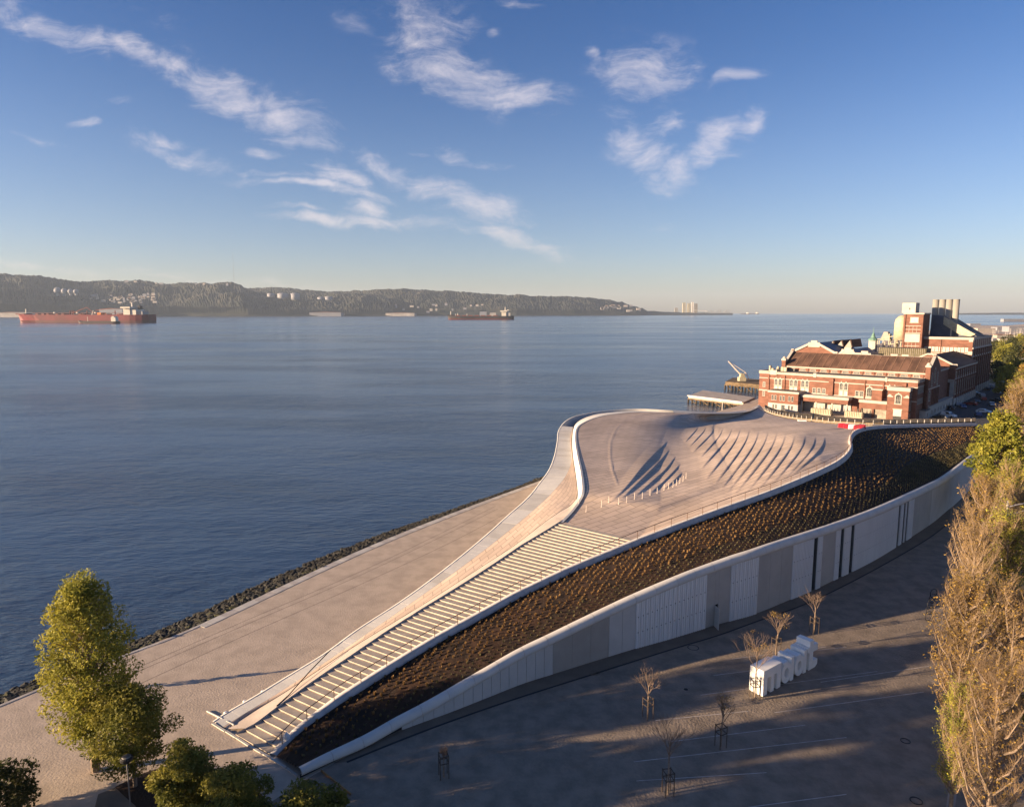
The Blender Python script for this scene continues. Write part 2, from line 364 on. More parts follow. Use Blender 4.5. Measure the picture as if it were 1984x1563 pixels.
# lit retaining wall: foot and head
CF = pcurve([(1117,966,7.25),(1118,950,7.35),(1114,915,7.4),(1109,880,7.4),(1108,850,7.5),(1111,827,7.75),(1122,813,8.1),(1145,803,8.4),(1175,797.5,8.6),(1230,794.5,8.8),(1300,797,8.6)], 120)
CH0 = pcurve([(1086,1011,7.45),(1106,990,7.7),(1121,969,8.2),(1128,950,8.8),(1125,915,9.0),(1118,880,8.95),(1114,850,8.9),(1117,829,9.0),(1130,818,9.2),(1155,808,9.4),(1185,802,9.5),(1235,798,9.5),(1305,799,9.0)], 120)
CH = CH0
iCH = int(np.argmin(np.linalg.norm(CH0-np.array(P(1121,969,8.2)), axis=1)))
PH = np.vstack([left_pts[1:]+np.array([0, 0, .22]), CH0[1:iCH+1]]); PH = resamp(PH, 160)
rings = [left_pts]
# white strip as cast slabs, each a piece of its own
W0n = W0[:int(np.argmin(np.linalg.norm(W0 - W1[-1], axis=1)))+1]
nsl = 46; A_ = resamp(W0n, nsl*3+1); B_ = resamp(W1, nsl*3+1)
for k in range(nsl):
    i0, i1 = k*3, k*3+3; mb = MB(); g = .015
    for q in range(i0, i1):
        a, b, c, d = A_[q].copy(), B_[q].copy(), B_[q+1].copy(), A_[q+1].copy()
        if q == i0: a += (d-a)*g*2; b += (c-b)*g*2
        up = np.array([0, 0, .02+.012*random.random()])
        mb.hexa([p-ML-np.array([0, 0, .35]) for p in (a, b, c, d)], [p-ML+up for p in (a, b, c, d)])
    mb.build('concrete_slab', M['white_conc'] if random.random() < .7 else M['white_conc2'], mus)
# outer skirt below the strip down to the water side
sk0 = W0.copy(); sk1 = W0.copy(); nrm = np.gradient(W0[:, :2], axis=0); nrm /= np.linalg.norm(nrm, axis=1)[:, None]
sk1[:, 0] += nrm[:, 1]*np.clip(W0[:, 2]*.9, 0, 5); sk1[:, 1] -= nrm[:, 0]*np.clip(W0[:, 2]*.9, 0, 5); sk1[:, 2] = -.3
mstrip('river_facade', M['white_conc2'], sk0, sk1, 8)
# kerb line along the outer edge
ew = W0.copy(); ew2 = W0.copy(); ew2[:, 0] -= nrm[:, 1]*.28; ew2[:, 1] += nrm[:, 0]*.28
ew[:, 2] += .03; ew2[:, 2] += .03
V = np.stack([ew2 - [0, 0, .14], ew2, ew, ew - [0, 0, .14]], 1); mgrid('edge_kerb', M['white_conc'], V, True)
# paved ramp between strip and stairs / wall foot
RR = resamp(np.vstack([LB, CF[1:60]]), 160)
R1 = resamp(np.vstack([W1]), 160)
k = 10; t = np.linspace(0, 1, k); V = R1[:, None, :]*(1-t)[None, :, None] + RR[:, None, :]*t[None, :, None]
V[:, :, 2] += .02 + .03*np.sin(np.pi*t)[None, :]
du = np.concatenate([[0], np.cumsum(np.linalg.norm(np.diff(R1, axis=0), axis=1))])
uv = np.stack([np.repeat(du[:, None], k, 1), np.linalg.norm(V - R1[:, None, :], axis=2)], -1).reshape(-1, 2)
mgrid('ramp_paving', M['tiles'], V, True, uv)
# low cheek of the ramp along the stair ends
ck = resamp(left_pts, 90); mstrip('ramp_cheek', M['white_conc2'], ck + [0, 0, .22], ck - [0, 0, .5])
mstrip('stair_plinth', M['ramp'], resamp(LB, 160)-[0, 0, .02], PH, 3)
mstrip('retaining_wall', M['white_conc'], resamp(CF, 120) - [0, 0, .3], resamp(CH0[iCH:], 120))
jl = MB(); jl.tube([tuple(P(640,1259,1.82)-ML), tuple(P(600,1300,1.40)-ML), tuple(P(560,1345,1.0)-ML), tuple(P(536,1367,.85)-ML)], .05, 5); jl.build('ramp_shadow', M['drain'], mus)  # dark tube drawn in place of the thin cast shadow on the ramp
ch2 = CH.copy(); nh = np.gradient(CH[:, :2], axis=0); nh /= np.linalg.norm(nh, axis=1)[:, None]
ch2[:, 0] += nh[:, 1]*.35*1; ch2[:, 1] -= nh[:, 0]*.35; 
mstrip('wall_cap', M['white_conc'], CH + [0, 0, .004], ch2 - [0, 0, .02])

# ---- right edge of the walk-over roof and the kerb
KI = pcurve([(1235,1046,7.3),(1320,1014,8.1),(1400,985,8.8),(1500,949,9.6),(1590,911,10.1),(1628,890,10.2),(1645,870,10.2),(1644,853,10.0),(1652,838,9.9),(1672,830,9.7),(1700,826.5,9.3),(1760,824.5,8.5),(1890,822,7.4)], 200)
# back edge of the roof up to the path by the power station
FE = pcurve([(1305,799,9.0),(1365,801,8.3),(1415,801,7.2),(1450,797,5.4),(1470,789,3.6),(1480,795,3.8),(1500,803,4.6),(1540,811,5.9),(1600,817.5,7.3),(1650,821,8.4),(1700,823.2,9.0),(1760,822.6,8.4),(1890,819.5,7.3)], 200)
LT = np.vstack([CH, FE[1:]]); LT = resamp(LT, 900); RT = resamp(KI, 900)
# pixel-space correspondence: rays across the roof
nU, nV = 430, 250
def px_of(A): return np.array([proj(p) for p in A])
LTp = px_of(LT)
# split the left/back outline in two: left side (retaining wall) and back side
iC = int(np.argmin(np.abs(LTp[:, 0] - 1240) + np.abs(LTp[:, 1] - 799)*3))
sideL = resamp(LT[:iC+1], nV); back = resamp(LT[iC:], nU)
bott = np.vstack([np.linspace(left_pts[-1], right_pts[-1], 30), RT[1:]])   # from stair head left, along the kerb
bp = px_of(bott); iK = int(np.argmin(np.abs(bp[:, 0] - 1640) + np.abs(bp[:, 1] - 885)))
bot = resamp(bott[:iK+1], nU); rgt = resamp(bott[iK:], nV)
# Coons patch: u along bottom/back, v along left/right side
u = np.linspace(0, 1, nU)[:, None, None]; v = np.linspace(0, 1, nV)[None, :, None]
c00, c10, c01, c11 = sideL[0], bot[-1], back[0], back[-1]
S = (1-v)*bot[:, None, :] + v*back[:, None, :] + (1-u)*sideL[None, :, :] + u*rgt[None, :, :] \
    - ((1-u)*(1-v)*c00 + u*(1-v)*c10 + (1-u)*v*c01 + u*v*c11)
base = S.copy()
# height: swell along the crest line, dip in the pit
def pts_at(L): return np.array(L, float)
CX2 = px_of(S.reshape(-1, 3)).reshape(nU, nV, 2)
def seg_dist(Q, line):
    """signed distance in px (positive to the right), parameter 0..1 along, for polyline from bottom to top"""
    best = np.full(Q.shape[0], 1e9); sg = np.zeros(Q.shape[0]); par = np.zeros(Q.shape[0])
    L = np.asarray(line, float); sl_ = np.linalg.norm(np.diff(L, axis=0), axis=1); cum = np.concatenate([[0], np.cumsum(sl_)])
    for i in range(len(L)-1):
        a, d = L[i], L[i+1]-L[i]; q = Q - a; tt = np.clip((q@d)/(d@d), 0, 1); r_ = q - tt[:, None]*d; dd = np.hypot(r_[:, 0], r_[:, 1])
        cr = d[0]*q[:, 1]-d[1]*q[:, 0]; mk = dd < best; best[mk] = dd[mk]; sg[mk] = np.sign(cr[mk]); par[mk] = (cum[i]+tt[mk]*sl_[i])/cum[-1]
    return best*sg, par
Q = CX2.reshape(-1, 2)
edge = np.minimum(np.minimum(u[..., 0], 1-u[..., 0]), np.minimum(v[..., 0], 1-v[..., 0])) + np.zeros((nU, nV)); edf = np.clip(edge/.12, 0, 1); edf = edf*edf*(3-2*edf)
def spl2(L, n=24): return spline(np.array(L, float), n)
crest = spl2([(1150,1000),(1192,950),(1225,900),(1262,852),(1310,822),(1370,808),(1450,803)])
dc, pc_ = seg_dist(Q, crest)
hz = 0.22*np.exp(-np.where(dc < 0, dc/75, dc/30)**2)*np.sin(np.pi*np.clip(pc_*.9+.08, 0, 1))
hz2 = 0.25*np.exp(-(((Q[:, 0]-1545)/90)**2+((Q[:, 1]-905)/34)**2))
dz_ = hz + hz2
# fins of the pit (left group), the crease, and the fan of ridges (right group)
def ridge(line, width, amp, soft=1.6, shape=.8, wfall=None):
    d, p = seg_dist(Q, spl2(line)); a = amp*np.sin(np.pi*np.clip(p, 0, 1))**shape; inside = (p > 0.001) & (p < .999)
    prof = np.where(d <= 0, np.clip(1+d/width, 0, 1)**1.2, np.clip(1-d/soft, 0, 1)); return np.where(inside, a*prof, 0)
fins = [[(1178,976),(1215,945),(1254,898),(1293,856)],[(1203,968),(1235,940),(1270,905),(1297,871)],[(1231,961),(1258,940),(1288,912),(1309,883)],[(1258,957),(1282,938),(1304,915),(1318,897)],[(1284,949),(1304,934),(1322,914)]]
tot_r = np.zeros(len(Q))
for i, f in enumerate(fins): tot_r = np.maximum(tot_r, ridge(f, 20, [.21,.19,.18,.17,.15][i]))
tot_r = np.maximum(tot_r, ridge([(1190,968),(1198,945),(1186,905),(1184,860),(1197,828),(1215,814)], 5, .09, 1.2))
bots = [(1327,857),(1335,866),(1342,876),(1355,888),(1358,908),(1368,928),(1385,938),(1398,947),(1408,955),(1420,961),(1436,966),(1452,968),(1478,957),(1502,946),(1524,930)]
tops = [(1352,827),(1367,828),(1384,829),(1400,830),(1418,830),(1434,831),(1452,832),(1470,834),(1488,836),(1505,838),(1522,840),(1540,842),(1560,844),(1580,845.5),(1598,846)]
for i, (b_, t_) in enumerate(zip(bots, tops)):
    mx_, my_ = (b_[0]*.48+t_[0]*.52)+2+i*.5, (b_[1]*.5+t_[1]*.5)-1+i*.3
    mx2, my2 = (b_[0]*.2+t_[0]*.8)+2+i*.55, (b_[1]*.22+t_[1]*.78)
    tot_r = np.maximum(tot_r, ridge([b_, (mx_, my_), (mx2, my2), t_], 17, .105 + .009*min(i, 6), 2.0, .8))
pit = -0.12*np.exp(-(((Q[:, 0]-1320)/45)**2+((Q[:, 1]-900)/30)**2))
dz_ = dz_ + pit + tot_r
S[..., 2] += (dz_.reshape(nU, nV))*edf
du = np.linalg.norm(np.diff(base[:, nV//2], axis=0), axis=1).cumsum(); du = np.concatenate([[0], du])
ang = R(38); gx_ = base[..., 0]*math.cos(ang)+base[..., 1]*math.sin(ang); gy_ = -base[..., 0]*math.sin(ang)+base[..., 1]*math.cos(ang)
mgrid('roof_paving', M['tiles'], S, False, np.stack([gx_, gy_], -1).reshape(-1, 2))
tail = W0[int(np.argmin(np.linalg.norm(W0-np.array(P(1305,796,8.6)), axis=1))):]; fe_ = FE[:int(200*.42)]
mstrip('back_walk', M['white_conc2'], resamp(fe_, 80), resamp(tail, 80), 4)
# ---- kerb between stairs/roof and the planted bed
KA = np.vstack([right_pts, resamp(KI, 200)[1:]]); KA = resamp(KA, 320)
tang = np.gradient(KA[:, :2], axis=0); tang /= np.linalg.norm(tang, axis=1)[:, None]; nr = np.stack([tang[:, 1], -tang[:, 0]], 1)
def off(A__, d, dz): B = A__.copy(); B[:, :2] += nr[:len(B)]*d; B[:, 2] += dz; return B
hK = np.interp(np.linspace(0, 1, 320), [0, .05, .6, .75, 1], [.12, .3, .35, .3, .25])
tp0 = KA.copy(); tp0[:, 2] += hK
tp1 = off(tp0, .55, 0); ft = off(KA, .6, 0); ft[:, 2] -= np.interp(np.linspace(0, 1, 320), [0, .05, .5, .7, 1], [0, .35, .45, .5, .3])
NK = 64
for k in range(NK):
    i0, i1 = k*5, min(k*5+5, 319)
    if i1 <= i0: break
    g = .02*(tp0[i0+1]-tp0[i0])
    V = np.stack([KA-[0,0,.1], tp0, tp1, ft], 1)[i0:i1+1].copy(); V[0] += g
    mgrid('kerb_stone', M['kerb'], V)
# handrail on the kerb
rail = thing('handrail', 'thin rusty steel handrail running along the kerb above the planted bed', 'handrail', tp1[0])
rp = off(tp0, .3, 1.0)
mb = MB(); mb.tube([tuple(p) for p in rp[:262:2]], .04, 5); mb.build('top_rail', M['rust'], rail, local=False)
pm = None
for i in range(2, 262, 5):
    a = rp[i].copy(); b_ = a - [0, 0, 1.0]
    if pm is None:
        m_ = MB().tube([(0, 0, 0), (0, 0, 1.0)], .035, 5); pm = m_.mesh('post', M['rust'])
    link_data('post', pm, rail, b_ - np.array(rail.location))
# ---- wall foot and head
BWp = [(583,1508),(640,1480),(703,1451),(768,1419),(820,1399),(870,1381),(941,1353),(1011.7,1325),(1075,1305),(1179,1272.4),(1230.5,1256.6),(1300,1237),(1366,1217),(1415,1203),(1465,1188.7),(1533,1161),(1588,1138),(1622,1121),(1651.7,1107),(1694,1085),(1736,1059.6),(1764,1041.6),(1787,1026.8),(1812,1009),(1832,992),(1856,972),(1878,950),(1905,925),(1935,900)]
TWp = [(578,1500),(640,1477),(703,1446),(772,1413.5),(830,1376),(899,1338),(1004,1277),(1070,1245),(1179,1192),(1300,1137),(1363,1113),(1450,1082),(1531,1056),(1635,1022),(1700,997),(1744,977),(1790,955),(1830,935),(1860,912),(1884,892),(1910,875),(1940,862)]
IWp = [(576,1493.5),(640,1461),(696,1430),(768,1393),(830,1357.5),(895,1324.5),(982,1272),(1100,1213),(1181.5,1172),(1270,1137),(1363,1103),(1450,1072),(1526,1044.5),(1635,1003.5),(1700,975),(1744,954),(1807,922),(1850,897),(1873,880),(1900,865),(1930,854)]
BW = pcurve([(a, b, 0) for a, b in BWp], 700)
tx, ty = zip(*TWp); ixx, iyy = zip(*IWp)
def height_at(p, xs, ys, lo=0.0):
    z = lo
    for _ in range(12):
        x_, y_ = proj((p[0], p[1], z)); yt = np.interp(x_, xs, ys); x2, y2 = proj((p[0], p[1], z+1)); z += (yt-y_)/(y2-y_)
    return z
TWz = np.array([max(.05, height_at(p, tx, ty)) for p in BW])
def smooth(a, n=25): 
    k_ = np.ones(n)/n; return np.convolve(np.pad(a, n//2, 'edge'), k_, 'valid')
TWz = smooth(TWz, 31); TW = BW.copy(); TW[:, 2] = TWz
BWx = np.array([proj(p)[0] for p in BW])
wt = np.gradient(BW[:, :2], axis=0); wt /= np.linalg.norm(wt, axis=1)[:, None]; wn_ = np.stack([wt[:, 1], -wt[:, 0]], 1)
# make the normal point away from the building (to the right of travel)
def wpt(i, d, z): return np.array([BW[i, 0]+wn_[i, 0]*d, BW[i, 1]+wn_[i, 1]*d, z])
# coping: rounded band, cast in lengths
prof = [(-.75, .78), (-.35, .86), (-.02, .72), (.16, .42), (.2, .1), (.12, -.08), (0, -.1)]
scl = np.interp(np.arange(700)/700, [0, .03, .2, .5, 1], [.55, .75, .9, 1, 1])
ncp = 62; idx = np.linspace(0, 699, ncp+1).astype(int)
for k in range(ncp):
    r0, r1 = idx[k], idx[k+1]; rows = []
    for i in range(r0, r1+1):
        rows.append([wpt(i, a*scl[i], TWz[i]+b*scl[i]) for a, b in prof])
    V = np.array(rows); V[0] += (V[1]-V[0])*.12 if len(V) > 1 else 0
    mgrid('coping', M['white_conc'], V, True)
C0 = np.array([wpt(i, -.75*scl[i], TWz[i]+.70*scl[i]) for i in range(700)])
# dark joint sheet behind the panels and the panels themselves
mgrid('wall_backing', M['drain'], np.stack([np.array([wpt(i, -.12, TWz[i]-.02) for i in range(0, 700, 3)]), np.array([wpt(i, -.12, -.05) for i in range(0, 700, 3)])], 1))
sections = [(583,1071,'lightrib',1.0),(1071,1179,'beige2',2.4),(1179,1230,'lightrib',1.6),(1230,1366,'rib',.62),(1366,1383,'beige',2.0),(1390,1412,'beige',2.0),(1412,1465,'rib',.62),(1465,1531,'beige',2.6),(1531,1571,'rib',.62),(1571,1579,'slot',.5),(1579,1588,'rib',.5),(1588,1614,'beige',2.6),(1614,1623,'rib',.6),(1623,1630,'slot',.6),(1630,1643,'rib',.6),(1643,1650,'slot',.6),(1650,1735,'rib',.62),(1735,1739.5,'slot',.6),(1739.5,1745,'rib',.6),(1745,1749,'slot',.6),(1749,1751,'rib',.5),(1751,1755,'slot',.6),(1755,1765,'rib',.6),(1765,1800,'beige',2.6),(1800,1935,'lightrib',1.4)]
wl = np.concatenate([[0], np.cumsum(np.linalg.norm(np.diff(BW[:, :2], axis=0), axis=1))])
def wl_at_px(x): return np.interp(x, BWx, wl)
def w_frame(s):
    p = np.array([np.interp(s, wl, BW[:, 0]), np.interp(s, wl, BW[:, 1])]); n = np.array([np.interp(s, wl, wn_[:, 0]), np.interp(s, wl, wn_[:, 1])]); return p, n/np.linalg.norm(n), np.interp(s, wl, TWz)
for (x0, x1, kind, wd) in sections:
    s0, s1 = wl_at_px(x0), wl_at_px(x1); n = max(1, int(round((s1-s0)/wd)))
    holes = MB()
    for k in range(n):
        a, b = s0+(s1-s0)*k/n, s0+(s1-s0)*(k+1)/n; g = .025 if kind in ('rib', 'slot') else .012
        if kind == 'lightrib': g = .02
        a += g; b -= g; pa, na, za = w_frame(a); pb, nb, zb = w_frame(b)
        d = {'rib': .05, 'slot': -.06, 'beige': .0, 'beige2': .0, 'lightrib': .02}[kind]
        lo = .04; mbx = MB(); zt = .06
        if za < .35: continue
        q = lambda p, n2, dd, z: (p[0]+n2[0]*dd-ML[0], p[1]+n2[1]*dd-ML[1], z-ML[2])
        mbx.hexa([q(pa, na, d, lo), q(pb, nb, d, lo), q(pb, nb, d-.1, lo), q(pa, na, d-.1, lo)], [q(pa, na, d, za-zt), q(pb, nb, d, zb-zt), q(pb, nb, d-.1, zb-zt), q(pa, na, d-.1, za-zt)])
        if kind == 'rib':  # two folded ridges on each sheet
            for f0 in (.12, .62):
                c0, c1 = a+(b-a)*f0, a+(b-a)*(f0+.26); p0, n0, z0 = w_frame(c0); p1, n1, z1 = w_frame(c1)
                mbx.hexa([q(p0, n0, d+.06, lo), q(p1, n1, d+.06, lo), q(p1, n1, d-.02, lo), q(p0, n0, d-.02, lo)], [q(p0, n0, d+.06, z0-zt-.02), q(p1, n1, d+.06, z1-zt-.02), q(p1, n1, d-.02, z1-zt-.02), q(p0, n0, d-.02, z0-zt-.02)])
            if k % 1 == 0:
                pm_, nm_, zm_ = w_frame((a+b)/2)
                for hz_ in (zm_*.33, zm_*.66):
                    e = np.array([-nm_[1], nm_[0]])*.06; c_ = pm_+nm_*(d+.005)
                    holes.hexa([(c_[0]-e[0]-ML[0], c_[1]-e[1]-ML[1], hz_), (c_[0]+e[0]-ML[0], c_[1]+e[1]-ML[1], hz_), (c_[0]+e[0]-nm_[0]*.02-ML[0], c_[1]+e[1]-nm_[1]*.02-ML[1], hz_), (c_[0]-e[0]-nm_[0]*.02-ML[0], c_[1]-e[1]-nm_[1]*.02-ML[1], hz_)],
                               [(c_[0]-e[0]-ML[0]+nm_[0]*.07, c_[1]-e[1]-ML[1]+nm_[1]*.07, hz_+.13), (c_[0]+e[0]-ML[0]+nm_[0]*.07, c_[1]+e[1]-ML[1]+nm_[1]*.07, hz_+.13), (c_[0]+e[0]-ML[0], c_[1]+e[1]-ML[1], hz_+.13), (c_[0]-e[0]-ML[0], c_[1]-e[1]-ML[1], hz_+.13)])
        nm = {'rib': 'corrugated_panel', 'slot': 'louvre_slot', 'beige': 'concrete_panel', 'beige2': 'concrete_panel', 'lightrib': 'concrete_panel'}[kind]
        mk = {'slot': 'glass'}.get(kind, kind)
        mbx.build(nm, M[mk], mus)
    if holes.v: tag(holes.build('fixing_brackets', M['dark'], mus), kind='stuff')
# doorway with the leaf standing open
s0, s1 = wl_at_px(1383), wl_at_px(1390); pa, na, za = w_frame(s0); pb, nb, zb = w_frame(s1)
q = lambda p, n2, dd, z: (p[0]+n2[0]*dd-ML[0], p[1]+n2[1]*dd-ML[1], z-ML[2])
mb = MB(); mb.hexa([q(pa, na, 0, 2.5), q(pb, nb, 0, 2.5), q(pb, nb, -.1, 2.5), q(pa, na, -.1, 2.5)], [q(pa, na, 0, za-.06), q(pb, nb, 0, zb-.06), q(pb, nb, -.1, zb-.06), q(pa, na, -.1, za-.06)]); mb.build('door_lintel', M['beige'], mus)
dd_ = MB(); tdir = (pb-pa)/np.linalg.norm(pb-pa); hinge = pa; leaf = -tdir*.35 + na*1.05
h0 = np.array([hinge[0]-ML[0], hinge[1]-ML[1], 0]); h1 = h0 + np.array([leaf[0], leaf[1], 0]); th_ = np.array([tdir[0]*.06, tdir[1]*.06, 0])
dd_.hexa([h0, h1, h1+th_, h0+th_], [p+np.array([0, 0, 2.45]) for p in (h0, h1, h1+th_, h0+th_)]); dd_.build('open_door', M['lightrib'], mus)
# ---- planted bed
nb_u, nb_v = 520, 26
KB = ft.copy()                                     # foot of the kerb down in the bed
KBx = resamp(np.vstack([KB[:int(320*.80)], resamp(FE, 200)[168:]+[0, 0, -.5]]), nb_u)
# match sections by hand so rows run across the bed
kp = px_of(KBx)
C0r = C0[:690]; cpx = px_of(C0r)
sec = [((530,1470),(577,1494)),((574,1430),(640,1461)),((652,1360),(768,1393)),((737,1308),(860,1343)),((846,1241),(982,1272)),((998,1157),(1140,1192)),((1100,1108),(1230,1152)),((1235,1052),(1363,1103)),((1400,990),(1500,1054)),((1500,955),(1600,1017)),((1600,920),(1700,975)),((1640,893),(1744,954)),((1653,862),(1780,936)),((1655,842),(1800,926)),((1700,829),(1830,910)),((1800,826),(1858,892)),((1890,822),(1895,868))]
ku = [int(np.argmin(np.hypot(*(kp-np.array(a)).T))) for a, b in sec]; cu = [int(np.argmin(np.hypot(*(cpx-np.array(b)).T))) for a, b in sec]
ku[0] = 0; cu[0] = 0; ku[-1] = nb_u-1; cu[-1] = len(C0r)-1
tt = np.linspace(0, 1, nb_u); kidx = np.arange(nb_u); cidx = np.interp(kidx, ku, cu)
Cm = np.stack([np.interp(cidx, np.arange(len(C0r)), C0r[:, c]) for c in range(3)], 1)
vv = np.linspace(0, 1, nb_v)
Vb = KBx[:, None, :]*(1-vv)[None, :, None] + Cm[:, None, :]*vv[None, :, None]
bedw = np.linalg.norm(KBx-Cm, axis=1)
sag = np.sin(np.pi*vv)[None, :]*np.clip(bedw*.02, 0, .4)[:, None]
Vb[..., 2] += sag + np.random.uniform(-.06, .06, Vb.shape[:2])*(np.sin(np.pi*vv)[None, :] > .05)
mgrid('planting_soil', M['soil'], Vb, True)
def bed_pt(iu, fv):
    i = int(iu); f = iu-i; j = fv*(nb_v-1); j0 = min(int(j), nb_v-2); g = j-j0; i1 = min(i+1, nb_u-1)
    return (Vb[i, j0]*(1-f)+Vb[i1, j0]*f)*(1-g)+(Vb[i, j0+1]*(1-f)+Vb[i1, j0+1]*f)*g
def tuft_geo(p, h, r, nbl, mb):
    for k in range(nbl):
        a = random.uniform(0, 6.283); l = random.uniform(.5, 1)*r; w_ = .05+.04*random.random()+r*.12
        c, s_ = math.cos(a), math.sin(a); hh = h*random.uniform(.65, 1)
        x, y, z = p; b = len(mb.v)
        mb.v += [(x-s_*w_, y+c*w_, z-.05), (x+s_*w_, y-c*w_, z-.05), (x+c*l*.6+s_*w_*.7, y+s_*l*.6-c*w_*.7, z+hh*.75), (x+c*l, y+s_*l, z+hh)]
        mb.f += [(b, b+1, b+2), (b, b+2, b+3)]
tl = np.concatenate([[0], np.cumsum(np.linalg.norm(np.diff((KBx+Cm)/2, axis=0), axis=1))])
spots = []
s = 1.0; row = 0
while s < tl[-1]-1:
    iu = np.interp(s, tl, np.arange(nb_u)); wv = np.interp(iu, np.arange(nb_u), bedw)
    sp_ = float(np.interp(s/tl[-1], [0, .3, .5, .7, 1], [.68, .68, 1.0, 1.35, 1.45])); n = int(wv/sp_)
    for j in range(n):
        fv = (j+.5*(row % 2)+.35)/max(n, 1)
        if fv > .985: continue
        dense = fv > .72
        if random.random() < .05+.07*(math.sin(s*.21+fv*5)*math.sin(s*.083+1)>.35): continue
        if dense: continue
        spots.append((iu+random.uniform(-.12, .12), min(.98, max(.03, fv+random.uniform(-.012, .012))), 0))
    s += sp_*.95; row += 1
s = 1.0; row = 0
while s < tl[-1]-1:
    iu = np.interp(s, tl, np.arange(nb_u)); wv = np.interp(iu, np.arange(nb_u), bedw); n = int(wv*.28/.62)
    for j in range(n):
        fv = .73+.255*(j+.5*(row % 2))/max(n, 1); spots.append((iu+random.uniform(-.04, .04), fv, 1))
    s += .72; row += 1
allp = [(bed_pt(a, b), k) for a, b, k in spots]
vis = sorted([(np.linalg.norm(p-np.array([0, 0, CAMH]))*(1 if k == 0 else 1.6), n_) for n_, (p, k) in enumerate(allp) if 0 < proj(p)[0] < 1984 and k == 0])
ind = set(n_ for _, n_ in vis[:290]); big = MB(); small = MB()
protos = []
for k in range(5):
    m_ = MB(); tuft_geo((0, 0, 0), .26, .17, 11, m_); protos.append(m_.mesh('grass_tussock', M['tuft']))
for n_, (p, k) in enumerate(allp):
    if n_ in ind:
        o = link_data('grass_tussock', random.choice(protos), None, p); o.rotation_euler = (0, 0, random.uniform(0, 6.28)); sc = random.uniform(.7, 1.25); o.scale = (sc, sc, sc)
        tag(o, 'small straw coloured grass tussock growing in the dark soil of the sloping roof bed', 'tussock', 'grass tussocks in the roof bed')
    else:
        if k == 0: tuft_geo(p, .29*random.uniform(.7, 1.3), .20*random.uniform(.8, 1.2), 7, big)
        else: tuft_geo(p, .2*random.uniform(.8, 1.3), .16, 4, small)
tag(big.build('roof_bed_grass', M['tuft']), 'rows of straw coloured grass clumps further along the dark roof bed', 'grass', kind='stuff')
tag(small.build('low_ground_cover', M['tuft2']), 'tight rows of tiny green plants along the pale coping of the bed', 'ground cover', kind='stuff')

# ---- border of dry shrubs between the roof and the brick station, with pale kerb and little posts
M['dryhedge'] = mat('dry_hedge', (.16, .115, .06), .9, .35, 1.2, bump=.8, bscale=4)
bd = thing('border_hedge', 'low dry brown hedge strip curving along the foot of the brick station', 'hedge', FE[100]); BL = np.array(bd.location)
F2 = spline([P(a, b, z) for a, b, z in [(1482,786,2.8),(1500,794,3.4),(1540,801,4.5),(1600,808,5.8),(1650,812.5,6.8),(1700,815,7.3),(1760,814.5,6.8),(1890,812,6.0)]], 160)
F1 = resamp(FE[int(200*.44):], 160)
for k in range(40):
    i0, i1 = k*4, min(k*4+4, 159); mb = MB()
    a, b, c, d = F1[i0], F1[i1], F2[i1], F2[i0]; a = a+(b-a)*.04; d = d+(c-d)*.04
    mb.hexa([p-BL-[0, 0, 1.0] for p in (a, b, c, d)], [p-BL+[0, 0, .35+.15*random.random()] for p in (a, b, c, d)]); mb.build('hedge_clump', M['dryhedge'], bd)
    mb = MB(); mb.bar(tuple(a-BL+[0, 0, 0]), tuple(a-BL+[0, 0, 1.1]), .12); mb.build('stake', M['white_conc2'], bd)
kk = F1.copy(); k2_ = F1+(F1-F2)/np.linalg.norm(F1-F2, axis=1)[:, None]*.7; k2_[:, 2] = F1[:, 2]+.12; kk[:, 2] += .16
mstrip('border_kerb', M['white_conc'], k2_, kk)
